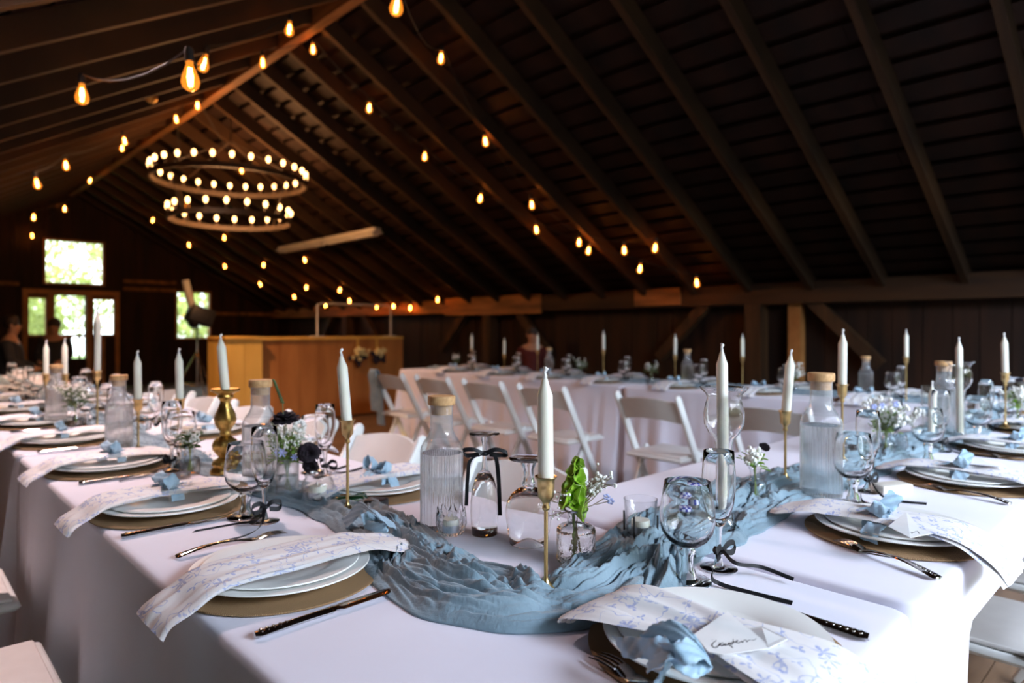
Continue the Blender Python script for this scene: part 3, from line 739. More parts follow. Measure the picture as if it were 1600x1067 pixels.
# ------------------------------------------------------------------ cheesecloth runners
def runner(ctrl, widths, z, H, seed, name_label, ds=.0042, NT=92, density=7, whole=1.0):
    C = smooth([(x, y, w, h) for (x, y), (w, h) in zip(ctrl, widths)], 60) if False else None
    P = smooth([(x, y, 0) for x, y in ctrl], 40); Q = smooth([(w, h, 0) for w, h in widths], 40)
    # resample by arc length
    out = []; acc = 0
    L = [0]
    for a, b in zip(P[:-1], P[1:]): L.append(L[-1]+(b-a).length)
    n = int(L[-1]/ds); k = 0
    for i in range(n+1):
        s = L[-1]*i/n
        while k < len(L)-2 and L[k+1] < s: k += 1
        t = (s-L[k])/max(1e-6, L[k+1]-L[k])
        out.append((P[k].lerp(P[k+1], t), Q[k].lerp(Q[k+1], t), s))
    top = []; bot = []
    N = len(out)
    for i, (p, q, s) in enumerate(out):
        a = out[max(0, i-3)][0]; b = out[min(N-1, i+3)][0]; t = (b-a).normalized(); nr = Vector((-t.y, t.x, 0))
        for k in range(NT+1):
            u = k/NT*2-1
            en = noise.noise(Vector((s*5, seed+u*.2, 1)))*.16+noise.noise(Vector((s*19, seed+3, u)))*.07
            env = max(0., 1-abs(u)**2.4)**.75
            # domain warp
            wx = noise.noise(Vector((s*4.0, u*1.6, seed)))*1.5; wy = noise.noise(Vector((s*4.0+9, u*1.6, seed+4)))*1.5
            swirl = noise.noise(Vector((s*2.2, u*.6, seed+20)))
            f1 = abs(noise.noise(Vector((s*(5.0+4*max(0, swirl))+wx*1.1, u*1.15*density/5+wy*.9, seed+7))))*2.5      # big rounded folds, sharp valleys
            f2 = abs(noise.noise(Vector((s*(8.5+9*max(0, swirl))+wx*2.2, u*density*.60+wy*1.9, seed+11))))*2.6
            f3 = abs(noise.noise(Vector((s*(22+20*max(0, swirl))+wx*4, u*density*1.5+wy*3.5, seed+15))))*2.4
            f4 = abs(noise.noise(Vector((s*(50+40*max(0, swirl))+wx*8, u*density*3.4+wy*7, seed+40))))*2.4
            h = q.y*env*(.20+.58*min(1.2, f1)+.34*min(1.2, f2)+.19*f3+.075*f4)
            off = q.x*(1+en)/2*u
            sh = noise.noise(Vector((s*8, u*2, seed+30)))*.012
            pt = p+nr*(off+sh)+t*sh*.8
            top.append((pt.x, pt.y, z+.0025+max(0.0012, h))); bot.append((pt.x, pt.y, z+.0008))
    K = NT+1; fs = []
    for i in range(N-1):
        for k in range(NT):
            a = i*K+k; fs.append((a, a+K, a+K+1, a+1)); fs.append((N*K+a, N*K+a+1, N*K+a+K+1, N*K+a+K))
        a = i*K; fs.append((a, a+N*K, a+K+N*K, a+K)); a = i*K+NT; fs.append((a, a+K, a+K+N*K, a+N*K))
    m = MB().add(top+bot, fs).mesh('table_runner', M_runner, 180)
    return single('table_runner', m, name_label, 'table runner')
ZB = ZT+.006
runner([(.74, 7.5), (.70, 6.4), (.75, 5.3), (.72, 4.2), (.76, 3.2), (.72, 2.5), (.75, 1.95), (.775, 1.55), (.775, 1.3), (.755, 1.12)],
       [(.16, .0216)]*5+[(.15, .0230), (.14, .0230), (.15, .0259), (.17, .0274), (.19, .0259)], ZT, .03, 3,
       'slate blue gathered runner down the middle of the left row', ds=.006, NT=60, density=5)
runner([(.76, 1.20), (.735, 1.08), (.70, .96), (.675, .845), (.70, .745), (.79, .685), (.91, .69), (1.02, .72), (1.10, .74)],
       [(.15, .0230), (.18, .0259), (.20, .0288), (.21, .0317), (.21, .0317), (.20, .0302), (.20, .0288), (.20, .0288), (.22, .0274)], ZT, .04, 8,
       'dusty blue cheesecloth runner bunched in a curve around the front candle', ds=.0025, NT=130, density=8)
runner([(1.07, .745), (1.2, .75), (1.36, .76), (1.55, .78), (1.8, .76), (2.1, .74), (2.5, .76), (3.0, .72), (3.5, .74), (3.95, .72)],
       [(.20, .0245), (.24, .0288), (.27, .0302), (.26, .0302), (.24, .0288), (.22, .0274), (.24, .0259), (.24, .0259), (.22, .0245), (.22, .0216)], ZB, .036, 14,
       'light blue crumpled cheesecloth runner along the right-hand table', ds=.0035, NT=110, density=7)
runner([(4.4, -.3), (4.36, .6), (4.42, 1.5), (4.38, 2.4), (4.42, 3.0)], [(.22, .0245)]*5, ZT, .03, 21, 'dark blue runner on the right half of the rear row', ds=.012, NT=36)
runner([(4.42, 3.05), (4.38, 3.9), (4.44, 4.8), (4.4, 5.85)], [(.22, .0245)]*4, ZT, .03, 25, 'dark blue runner on the rear row half nearest the pine bar', ds=.012, NT=36)

# ------------------------------------------------------------------ tableware kits
def disc_profile_plate(R, h):
    t = .0035
    return [(0, .004), (R*.60, .004), (R*.66, .006), (R*.74, .012), (R*.985, h), (R, h+.0015), (R*.995, h+t), (R*.97, h+t*.9), (R*.73, .012+t), (R*.64, .006+t), (R*.58, .004+t*.7), (0, .004+t*.7)]
K_charger = MB().lathe([(0, 0), (.164, 0), (.166, .0015), (.166, .0035), (.164, .0045), (0, .0045)], 72).mesh('charger', M_burlap)
K_plate = MB().lathe([(0, 0), (.085, 0), (.085, .003)]+disc_profile_plate(.146, .015)[1:], 80).mesh('dinner_plate', M_ceramic, 60)
K_plate2 = MB().lathe([(0, 0), (.075, 0), (.075, .003)]+disc_profile_plate(.128, .014)[1:], 80).mesh('salad_plate', M_ceramic, 60)
def fork():
    h = MB(); pts = []; W_ = []
    L = .205
    def cz(t): return .003+.010*math.sin(min(1, t/.72)*PI)**1.0*.8+(.0 if t < .72 else .006*math.sin((t-.72)/.28*PI*.9))
    sec = []
    for i in range(41):
        t = i/40*.80
        w = lerp(.0105, .0036, min(1, t/.42)**.8) if t < .50 else lerp(.0036, .011, min(1, max(0, (t-.56)/.12))**1.2)
        if t < .03: w *= (t/.03)**.5+.12
        sec.append((t, w))
    vs = []; fs = []
    for t, w in sec:
        y = t*L; z = cz(t); th = .0022
        vs += [(-w, y, z), (-w*.6, y, z+th), (w*.6, y, z+th), (w, y, z), (w*.5, y, z-th*.6), (-w*.5, y, z-th*.6)]
    for i in range(len(sec)-1):
        for j in range(6): a = i*6+j; b = i*6+(j+1) % 6; fs.append((a, a+6, b+6, b))
    fs += [tuple(range(6)), tuple(reversed(range(len(vs)-6, len(vs))))]
    h.add(vs, fs)
    for k in range(4):
        x = -.0088+k*.00587
        h.tube([(x*.9, L*.79, cz(.79)+.0005), (x, L*.85, cz(.85)), (x, L*.93, cz(.93)), (x*.98, L*1.0, cz(1.0)+.001)], [.0016, .0015, .0013, .0007], 6)
    for k in range(5): h.ball((0, .010+k*.008, cz(.05+k*.04)+.0022), .0032-.0004*k, 8, 5, (1.3, 1, .5))
    return h.mesh('fork', M_steel, 50)
def knife():
    vs = []; fs = []; L = .235; N = 48
    for i in range(N+1):
        t = i/N; y = t*L
        if t < .52: w = .0085-.0030*math.sin(t/.52*PI*.9); xl, xr = -w, w; th = .0038
        elif t < .56: w = .005; xl, xr = -w, w; th = .003
        else:
            q = (t-.56)/.44; xl = -.0088*(1-.05*q); xr = .0088*(1-max(0, (q-.7)/.3)**2*1.85); th = .0011
        if t < .03: xl *= .4+t/.05; xr *= .4+t/.05
        z = .0045
        vs += [(xl, y, z), (xl*.6+xr*.4, y, z+th), (xl*.3+xr*.7, y, z+th), (xr, y, z), (xl*.3+xr*.7, y, z-th), (xl*.6+xr*.4, y, z-th)]
    for i in range(N):
        for j in range(6): a = i*6+j; b = i*6+(j+1) % 6; fs.append((a, a+6, b+6, b))
    fs += [tuple(range(6)), tuple(reversed(range(len(vs)-6, len(vs))))]
    h = MB().add(vs, fs)
    for k in range(6): h.ball((0, .010+k*.009, .0078), .0034-.0003*k, 8, 5, (1.4, 1, .5))
    return h.mesh('knife', M_steel, 50)
K_fork = fork(); K_knife = knife()
def napkin(seed, pinch=1.0, w=.125, over=.012, tip=.20):
    """folded napkin lying across a plate, local +y towards the table middle; hangs over the table edge at -y"""
    r = random.Random(seed); mb = MB(); edge = -.195
    ctl = [(edge-.016, .001-over), (edge-.004, .0085-over*.55), (edge+.022, .0145), (-.135, .0335), (-.07, .0385), (0, .0375), (.06, .038), (.12, .0365), (.16, .026), (tip, .014)]
    C = smooth([(0, y, z) for y, z in ctl], 7); N = len(C)
    for layer in range(2):
        K = 22; vs = []; fs = []
        lz = layer*.0045; skew = (-.006, .007)[layer]
        for side in (1, -1):
            for i, p in enumerate(C):
                t = i/(N-1)
                a = C[max(0, i-1)]; b = C[min(N-1, i+1)]; tg = (b-a).normalized(); nn = Vector((0, -tg.z, tg.y))
                wid = w*(1.12-.12*t)*(1-(1-pinch)*math.exp(-((t-.56)/.13)**2))
                if t > .93: wid *= 1-((t-.93)/.07)**2*.25
                for k in range(K+1):
                    f = k/K*2-1
                    x = f*wid/2+skew*(1-2*t)+.004*noise.noise(Vector((t*6, f, seed)))
                    fold = .0042*noise.noise(Vector((f*2.6, t*3.2, seed+layer)))+.0022*noise.noise(Vector((f*7, t*7, seed)))
                    fold += (1-pinch)*.010*math.cos(f*PI*2.2)*math.exp(-((t-.56)/.2)**2)
                    roll = .0035*(1-abs(f)**6)
                    th = .0018*(1-abs(f)**8)*side
                    q = p+nn*(lz+roll+fold+.002+th); vs.append((x, q.y, q.z))
        T_ = N*(K+1)
        for i in range(N-1):
            for k in range(K):
                a = i*(K+1)+k; fs.append((a, a+1, a+K+2, a+K+1)); fs.append((T_+a, T_+a+K+1, T_+a+K+2, T_+a+1))
            a = i*(K+1); fs.append((a, a+K+1, T_+a+K+1, T_+a)); a += K; fs.append((a, T_+a, T_+a+K+1, a+K+1))
        for k in range(K): fs.append((k, T_+k, T_+k+1, k+1)); a = (N-1)*(K+1)+k; fs.append((a, a+1, T_+a+1, T_+a))
        mb.add(vs, fs)
    return mb.mesh('napkin', M_floral, 70)
K_nap = [napkin(1, .86), napkin(2, .80), napkin(3, .86, .125), napkin(4, .9)]
K_nap_round = napkin(7, 1.0, .112, .012, .215)
K_nap_pinch = napkin(9, .62, .15, .03, .17)
K_nap_b = napkin(12, .8, .13, .024, .20)
def frayed(pts, wd, w, mb, th=.0012, wave=.0012): mb.strip(smooth(pts, 6), (lambda P: [wd]*len(P))(smooth(pts, 6)) if not isinstance(wd, list) else wd, w, th, nw=6, wave=wave, edge=.0012)
def blue_bow(seed, big=1.0):
    r = random.Random(seed); m = MB()
    # band around the napkin
    m.strip(smooth([(-.062, .0, .026), (-.055, 0, .044), (-.02, 0, .053), (.02, 0, .053), (.055, 0, .044), (.062, 0, .026)], 5), (0, 1, 0), .030*big, .0014, nw=6, wave=.0016, edge=.001)
    # knot
    m.strip(smooth([(-.014, -.012, .054), (-.010, -.012, .064), (.010, -.010, .066), (.016, -.010, .055)], 5), (0, 1, .1), .026*big, .0016, nw=5, wave=.002)
    # loops standing up
    for sx, tz in ((-1, .022), (1, .030)):
        m.strip(smooth([(0, -.008, .060), (sx*.020, -.020, .068+tz*.4), (sx*.046*big, -.024, .066+tz), (sx*.050*big, -.010, .058+tz*.4), (sx*.026, -.002, .058), (0, -.006, .060)], 7), Vector((.05, .9, .45)), .030*big, .0014, nw=6, wave=.0022, edge=.0015)
    # tails
    m.strip(smooth([(-.004, -.008, .060), (-.030, -.014, .056), (-.062, -.020, .048), (-.086*big, -.012, .030), (-.100*big, -.016, .014)], 7), Vector((.12, 1, .1)), .034*big, .0013, nw=6, wave=.002, edge=.0018)
    m.strip(smooth([(.004, -.006, .060), (-.010, .020, .058), (-.020, .050, .054), (-.040, .070, .050)], 7), Vector((1, .3, .2)), .030*big, .0013, nw=6, wave=.002, edge=.0018)
    return m.mesh('ribbon', M_ribbon, 60)
K_bow = [blue_bow(1), blue_bow(2, 1.15)]
def cardmesh():
    m = MB().box(-.042, .042, -.024, .024, 0, .0006); return m.mesh('place_card', M_paper, 0)
K_card = cardmesh()
def wine():
    bowl = MB().lathe([(.010, .057), (.020, .060), (.033, .070), (.042, .084), (.0455, .100), (.045, .118), (.0415, .142), (.0375, .166), (.0372, .167), (.0366, .166), (.0405, .142), (.0438, .118), (.0442, .101), (.0405, .086), (.031, .0735), (.018, .065), (0, .063)], 40)
    st = MB().lathe([(.0, .058), (.012, .058), (.0148, .051), (.0118, .044), (.0100, .034), (.0112, .022), (.0155, .012), (.0160, .0065), (0, .0065)], 10)
    ft = MB().lathe([(0, 0), (.0385, 0), (.0397, .0012), (.0385, .0026), (.026, .0048), (.017, .0075), (0, .0075)], 40)
    return [('bowl', bowl.mesh('bowl', G_solid, 60)), ('stem', st.mesh('stem', G_solid, 60)), ('foot', ft.mesh('foot', G_solid, 40))]
def flute():
    bowl = MB().lathe([(.006, .074), (.012, .080), (.020, .094), (.0258, .115), (.0285, .140), (.0290, .160), (.0275, .185), (.0262, .206), (.0258, .2065), (.0253, .206), (.0265, .185), (.0278, .160), (.0273, .140), (.0246, .117), (.0185, .098), (.010, .086), (0, .083)], 36)
    st = MB().lathe([(0, .078), (.0075, .078), (.0055, .066), (.0042, .045), (.0045, .025), (.0075, .012), (.009, .0055), (0, .0055)], 14)
    ft = MB().lathe([(0, 0), (.031, 0), (.032, .0012), (.031, .0022), (.018, .004), (.009, .0065), (0, .0065)], 36)
    return [('bowl', bowl.mesh('bowl', G_solid, 60)), ('stem', st.mesh('stem', G_solid, 60)), ('foot', ft.mesh('foot', G_solid, 40))]
P_wine = wine(); P_flute = flute()
def goblet(loc, label, flip=False, group='stemmed water goblets', scale=1):
    return inst(('goblet', 'glass', P_wine), label, (loc[0], loc[1], loc[2]+(.167*scale if flip else 0)), (PI, 0, 0) if flip else (0, 0, RND.uniform(0, 3)), group, scale)
def champ(loc, label, flip=False, group='champagne flutes', scale=1):
    return inst(('champagne_flute', 'glass', P_flute), label, (loc[0], loc[1], loc[2]+(.2065*scale if flip else 0)), (PI, 0, 0) if flip else (0, 0, 0), group, scale)
def black_bow_mesh(seed, tails):
    """bow tied on a flute stem; tails run over the table towards local -y"""
    m = MB(); r = random.Random(seed); wd = Vector((0, .3, 1))
    m.tube([(.0075*math.cos(a*.7), .0075*math.sin(a*.7), .031+.003*math.sin(a)) for a in range(10)], .0035, 6)
    for sx in (-1, 1):
        m.strip(smooth([(0, -.007, .032), (sx*.014, -.012, .044), (sx*.032, -.014, .040), (sx*.028, -.012, .026), (sx*.008, -.008, .028)], 6), wd, .010, .0008, nw=2)
    for pts in tails: m.strip(smooth(pts, 8), [Vector((1, .15, .5))]*((len(pts)-1)*8+1), .0085, .0008, nw=2)
    return m.mesh('ribbon_bow', M_black, 60)
K_bbow = [black_bow_mesh(1, [[(0, -.008, .030), (-.012, -.030, .010), (-.02, -.07, .0035), (-.012, -.16, .002)], [(.002, -.008, .030), (.018, -.035, .014), (.034, -.08, .004), (.05, -.15, .002)]]),
          black_bow_mesh(2, [[(0, -.008, .030), (-.006, -.025, .008), (-.03, -.07, .0035), (-.045, -.14, .002)], [(.002, -.008, .030), (.012, -.035, .012), (.014, -.08, .004), (.012, -.155, .002)]])]

ORD = ['nearest', 'second', 'third', 'fourth', 'fifth', 'sixth', 'seventh', 'eighth', 'ninth']
def setting(cx, cy, z, ang, where, idx=0, nap='std', bow=True, card=True, fork_=True, knife_=True, glasses=True, ydx=0.0, nx=0.0, seed=0, fo=(-.185, -.09, 0), ko=(.185, -.115, 0), gl=((.115, .165), (.165, .125))):
    M = T(cx, cy, z) @ Rz(ang)
    def w(x, y, zz=0): p = M @ Vector((x, y, zz)); return (p.x, p.y, p.z)
    single('charger', K_charger, f'round burlap charger {where}', 'charger', w(0, 0, .0015), ang, 'burlap chargers')
    single('dinner_plate', K_plate, f'white dinner plate, lower of two, {where}', 'plate', w(0, 0, .0065), ang, 'white dinner plates')
    single('salad_plate', K_plate2, f'smaller white plate, upper of two, {where}', 'plate', w(0, 0, .0115), ang, 'white salad plates')
    m = {'std': K_nap[(idx+seed) % 4], 'round': K_nap_round, 'pinch': K_nap_pinch, 'b': K_nap_b}[nap]
    single('napkin', m, f'white blue-printed napkin {where}', 'napkin', w(nx, ydx, 0), ang, 'floral napkins')
    if bow: single('napkin_ribbon', K_bow[(idx+seed) % 2], f'pale blue napkin ribbon bow {where}', 'ribbon', w(nx, ydx-.005+.01*((idx*7) % 3), .004), ang+(idx % 3-1)*.12, 'blue napkin ribbons', scale=.82)
    if card:
        c = single('place_card', K_card, f'white name card {where}', 'card', w(nx+.030, ydx-.060, .062), tuple(Euler((.22, .05, ang+.35))), 'white name cards')
    if fork_: single('fork', K_fork, f'ornate silver fork {where}', 'fork', w(*fo[:2], .001), ang+fo[2], 'ornate forks', scale=(1.25, 1.02, 1.1))
    if knife_: single('knife', K_knife, f'ornate silver dinner knife {where}', 'knife', w(*ko[:2], .001), ang+ko[2], 'ornate knives', scale=(1.3, 1, 1.2))
    if glasses:
        g, f = gl
        goblet(w(*g, .001), f'clear water goblet {where}'); champ(w(*f, .001), f'tall champagne flute {where}')
        single('ribbon_bow', K_bbow[idx % 2], f'black stem ribbon {where}', 'ribbon', w(*f, .001), ang, 'black stem ribbons')

AO = -PI/2; AI = PI/2
near = [f"at the left row's {w_} outer place" for w_ in ('nearest', 'second', 'third', 'fourth', 'fifth', 'sixth', 'seventh', 'farthest')]
# nearest outer-left place: napkin with a rounded end, ribbon slid off towards the runner
setting(.50, 1.09, ZT, AO, near[0], 0, nap='round', nx=.034, bow=False, card=False, glasses=False, fo=(-.215, -.105, -.02), ko=(.198, -.13, .03))
setting(.50, 1.675, ZT, AO, near[1], 1, ydx=0, nx=-.02, glasses=False, fork_=False, ko=(.170, -.145, 0), card=False)
for k, yv in enumerate((2.29, 2.93, 3.55, 4.2, 4.85, 5.5)):
    setting(.51, yv, ZT, AO, near[k+2], k+2, card=False, seed=k, fork_=(k < 3))
inner = [f"at the left row's {w_} inner place" for w_ in ('nearest', 'second', 'third', 'fourth', 'fifth', 'sixth')]
setting(.95, 1.50, ZT, AI, inner[0], 2, card=False, glasses=False, fork_=False, knife_=False)
for k, yv in enumerate((2.16, 2.80, 3.42, 4.05, 4.7)):
    setting(.95, yv, ZT, AI, inner[k+1], k, card=False, seed=2, glasses=(k != 0), fork_=(k == 0), knife_=False)
# end place in front of the camera
setting(.80, .45, ZT, 0, 'at the front right place facing the camera', 0, nap='pinch', bow=False, card=False, glasses=False, nx=-.05, ydx=-.012, fo=(-.165, -.12, -.12), ko=(.165, -.135, 0))
bo = [f"at the right table's {w_} outer place" for w_ in ('nearest', 'second', 'third', 'fourth')]
setting(1.49, .44, ZB, 0, bo[0], 1, nap='b', ydx=.01, card=False, glasses=False, nx=-.045, fo=(-.225, -.135, -.40), knife_=False)
for k, xv in enumerate((2.13, 2.77, 3.38)):
    setting(xv, .45, ZB, 0, bo[k+1], k+2, card=(k == 0), seed=3, nx=-.03, glasses=(k > 1), fo=(-.20, -.13, -.30))
cn = 'on the near edge of the rear row'
for k, yv in enumerate((.75, 1.4, 2.05, 2.68, 3.36, 3.98, 4.6, 5.25)):
    setting(4.2, yv, ZT, AO, f'on the rear row, near side, {ORD[k]} from right' if k else 'on the rear row, near side, rightmost', k, card=False, fork_=False, knife_=False, glasses=True, gl=((.11, .15), (.16, .13)))
for k, yv in enumerate((1.3, 2.0, 2.65, 3.4, 4.1, 4.8, 5.4)):
    setting(4.6, yv, ZT, AI, f'on the rear row, far side, {ORD[k]} from right' if k else 'on the rear row, far side, rightmost', k, card=False, bow=False, fork_=False, knife_=False, glasses=False)

# ---- hand-placed details of the end place
def poly_slab(pts, th, mb):
    n = len(pts); vs = [(x, y, z) for x, y, z in pts]+[(x, y, z-th) for x, y, z in pts]
    mb.add(vs, [tuple(range(n)), tuple(reversed(range(n, 2*n)))]+[(i, i+n, (i+1) % n+n, (i+1) % n) for i in range(n)])
def A3(u, v, z): x, y = at(u, v, z); return (x, y, z)
ZC = .8045
card = MB(); poly_slab([A3(1085, 990, ZC+.001), A3(1106, 1018, ZC), A3(1130, 1023, ZC), A3(1202, 1012, ZC), A3(1167, 982, ZC), A3(1137, 955, ZC+.004)], .0008, card)
poly_slab([A3(1167, 982, ZC+.0004), A3(1202, 1012, ZC+.0004), A3(1231, 998, ZC+.003), A3(1190, 978, ZC+.006)], .0008, card)
c = link('place_card', card.mesh('place_card', M_paper, 0)); props(c, 'white folded name card with handwritten Jayden in front of the camera', 'card', 'white name cards')
def ink(strokes, ox, oy, sc, z, parent, r=.00055):
    b = MB()
    for st in strokes:
        b.tube([(*at(ox+px/sc, oy+py/sc, z), z) for px, py in smooth2(st)], r, 5)
    o = link('handwriting', b.mesh('handwriting', M_ink), parent); o['label'] = 'black handwritten name'
def smooth2(st): return [(p.x, p.y) for p in smooth([(a, b, 0) for a, b in st], 4)]
J = [[(748, 470), (770, 462), (795, 474), (768, 492), (753, 515), (762, 541), (790, 545), (818, 528), (832, 503), (822, 497)],
     [(872, 500), (850, 498), (838, 515), (855, 527), (876, 508), (880, 522), (892, 520)],
     [(892, 503), (898, 520), (916, 512), (932, 492), (926, 516), (950, 530), (966, 545)],
     [(966, 492), (948, 496), (944, 510), (958, 512), (972, 490), (968, 452), (974, 480), (988, 497)],
     [(988, 494), (1010, 486), (1018, 472), (1000, 478), (1002, 494), (1025, 498), (1052, 484)],
     [(1056, 478), (1066, 494), (1080, 474), (1104, 466), (1112, 486), (1128, 472), (1150, 466), (1182, 470), (1214, 452)]]
ink(J, 1000, 930, 6.667, ZC+.0006, c)
# second card with handwriting on the nearest right-hand plate
ZD = .814
card = MB(); poly_slab([A3(1388, 822, ZD), A3(1422, 840, ZD), A3(1458, 833, ZD+.001), A3(1438, 826, ZD+.002), A3(1416, 799, ZD+.008)], .0008, card)
c = link('place_card', card.mesh('place_card', M_paper, 0)); props(c, 'white pointed name card with short handwriting on the nearest right-hand plate', 'card', 'white name cards')
Tn = [[(470, 622), (500, 620), (528, 650), (515, 665)], [(560, 672), (590, 700), (600, 712), (612, 690), (640, 688), (670, 672), (690, 660)],
      [(640, 600), (680, 630), (720, 668), (760, 715)], [(690, 672), (720, 655), (750, 648), (790, 650), (830, 630)], [(780, 622), (800, 640)]]
ink(Tn, 1380, 780, 13.33, ZD+.0012, c, .00045)
# blue ribbon of the end place: large soft frayed bow on the plate's left
def ribbon_px(paths, label, nameseed, th=.0014):
    m = MB()
    for pts, w, wd in paths:
        P = smooth([A3(u, v, z) for u, v, z in pts], 8)
        m.strip(P, Vector(wd), w, th, nw=8, wave=.0012, edge=.0010)
    return single('napkin_ribbon', m.mesh('ribbon', M_ribbon, 70), label, 'ribbon', group='blue napkin ribbons')
ribbon_px([
    ([(1010, 1012, .796), (1030, 994, .812), (1062, 988, .822), (1090, 1004, .816), (1098, 1022, .806), (1080, 1034, .802)], .030, (.25, .75, .6)),
    ([(1050, 1010, .812), (1026, 1014, .808), (1000, 1012, .796), (978, 1012, .790), (966, 1010, .784)], .034, (.5, .9, .35)),
    ([(1062, 1012, .814), (1050, 1030, .802), (1040, 1046, .785), (1030, 1062, .768), (1022, 1080, .757)], .038, (.9, .1, .1)),
    ([(1040, 1020, .812), (1064, 1022, .820), (1088, 1014, .818), (1100, 1030, .802), (1070, 1042, .800), (1046, 1030, .806)], .026, (.1, .8, .6)),
    ([(1012, 1040, .788), (1042, 1022, .815), (1068, 1008, .812)], .030, (.8, .5, .1))],
    'pale blue frayed ribbon bow on the plate at front right beside the handwritten card', 1)
# ribbon slid off the nearest napkin, lying on the runner beside the slender candlestick
ribbon_px([
    ([(538, 818, .772), (556, 800, .800), (566, 790, .815), (584, 800, .812), (600, 812, .800), (618, 822, .786)], .034, (.2, .9, .3)),
    ([(566, 812, .796), (580, 806, .800), (592, 812, .794), (604, 822, .790), (588, 824, .786), (568, 818, .788)], .022, (.1, .6, .8))],
    'pale blue silk ribbon loop lying on the runner between candlestick foot and nearest napkin', 2)

# ------------------------------------------------------------------ individual glasses near the camera
def gp(u, v, z=ZT): x, y = at(u, v, z+.001); return (x, y, z+.001)
G1 = gp(1074, 908); goblet(G1, 'large clear goblet at right of the front candle, in front of the end place')
F1 = gp(1123, 888); champ(F1, 'champagne flute with a black ribbon bow beside the large goblet')
def at_rel(F, u, v, z): x, y = at(u, v, z); return (x-F[0], y-F[1], z-F[2])
bb = black_bow_mesh(5, [[(0, -.006, .034), at_rel(F1, 1112, 898, .770), at_rel(F1, 1125, 912, .756), at_rel(F1, 1170, 925, .7535), at_rel(F1, 1238, 942, .7525)],
                        [(0, -.006, .034), at_rel(F1, 1150, 880, .780), at_rel(F1, 1190, 886, .766), at_rel(F1, 1240, 905, .759)]])
single('ribbon_bow', bb, 'black satin ribbon bow on the flute stem beside the large goblet, long tails', 'ribbon', F1, 0, 'black stem ribbons')
champ(gp(757, 834), 'upside-down champagne flute with black ribbon beside the ribbed carafe', True)
goblet(gp(826, 848), 'upside-down goblet just left of the front candle', True)
# ribbon on the inverted flute
F = gp(757, 834); m = MB(); zk = .165
right = Vector((ca, -sa, 0)); fw = Vector((-sa, -ca, 0))
m.tube([right*(.0065*math.cos(a))+fw*(.0065*math.sin(a))+Vector((0, 0, zk)) for a in [i*.7 for i in range(10)]], .004, 6)
for s, L in ((-1, .042), (1, .046)):
    m.strip(smooth([fw*.006+Vector((0, 0, zk)), right*s*L*.5+fw*.012+Vector((0, 0, zk+.010)), right*s*L+fw*.010+Vector((0, 0, zk+.006+.002*s*-1)), right*s*L*.9+fw*.004+Vector((0, 0, zk-.003)), right*s*.01+fw*.006+Vector((0, 0, zk-.001))], 7), Vector((0, .3, .9)), .009, .0008, nw=2)
m.strip(smooth([fw*.007+Vector((0, 0, zk)), right*-.028+fw*.010+Vector((0, 0, zk-.012)), right*-.034+fw*.010+Vector((0, 0, zk-.05)), right*-.037+fw*.008+Vector((0, 0, zk-.105))], 8), right, .0075, .0008, nw=2)
m.strip(smooth([fw*.007+Vector((0, 0, zk)), right*.022+fw*.010+Vector((0, 0, zk-.004)), right*.029+fw*.010+Vector((0, 0, zk-.05)), right*.032+fw*.008+Vector((0, 0, zk-.125))], 8), right, .0085, .0008, nw=2)
single('ribbon_bow', m.mesh('ribbon_bow', M_black, 60), 'black satin ribbon bow with hanging tails on the upside-down flute', 'ribbon', F, 0, 'black stem ribbons')
goblet(gp(384, 808), 'clear goblet at the left of the ribbed flower vase, front one of the pair')
FL = gp(413, 815); champ(FL, 'champagne flute with black ribbon beside the fork of the nearest left place')
def on(F, pts): return [(0, -.004, .034) if p is None else at_rel(F, *p) for p in pts]
single('ribbon_bow', black_bow_mesh(6, [on(FL, [None, (404, 812, .768), (370, 818, .756), (303, 830, .7525)]), on(FL, [None, (408, 820, .764), (385, 836, .755), (338, 848, .7525)])]),
       'black ribbon bow on the flute stem above the nearest fork', 'ribbon', FL, 0, 'black stem ribbons')
champ(gp(508, 745), 'champagne flute behind the dark flowers on the inner side of the left table'); goblet(gp(492, 738), 'goblet behind the dark flowers on the inner side of the left table')
single('ribbon_bow', K_bbow[0], 'black ribbon bow on the flute stem behind the dark flowers', 'ribbon', gp(508, 745), PI/2+.3, 'black stem ribbons')
G2 = gp(1333, 786, ZB); goblet(G2, 'clear goblet on the right-hand table in front of its first carafe')
F2 = gp(1356, 768, ZB); champ(F2, 'champagne flute on the right-hand table behind the first goblet')
single('ribbon_bow', black_bow_mesh(7, [on(F2, [None, (1345, 772, .775), (1362, 790, .762), (1451, 801, .7585)]), on(F2, [None, (1375, 772, .770), (1400, 782, .760), (1448, 787, .7585)])]),
       'black ribbon bow behind the first goblet of the right-hand table', 'ribbon', F2, 0, 'black stem ribbons')
G3 = gp(1450, 721, ZB); goblet(G3, 'second clear goblet along the right-hand table, left of the upper plates')
F3 = gp(1470, 705, ZB); single('ribbon_bow', K_bbow[0], 'black ribbon bow beside the second goblet of the right-hand table', 'ribbon', F3, 0, 'black stem ribbons'); champ(F3, 'champagne flute behind the second goblet of the right-hand table')
G4 = gp(1527, 690, ZB); goblet(G4, 'third clear goblet along the right-hand table'); F4 = gp(1541, 672, ZB); champ(F4, 'champagne flute behind the third goblet at the far right')
single('ribbon_bow', K_bbow[1], 'black ribbon bow in front of the third goblet at the far right', 'ribbon', F4, 0, 'black stem ribbons')
goblet(gp(1580, 668, ZB), 'clear goblet at the right frame edge')
goblet(gp(1390, 700, ZB), 'goblet beside the white blossoms on the inner side of the right-hand table')

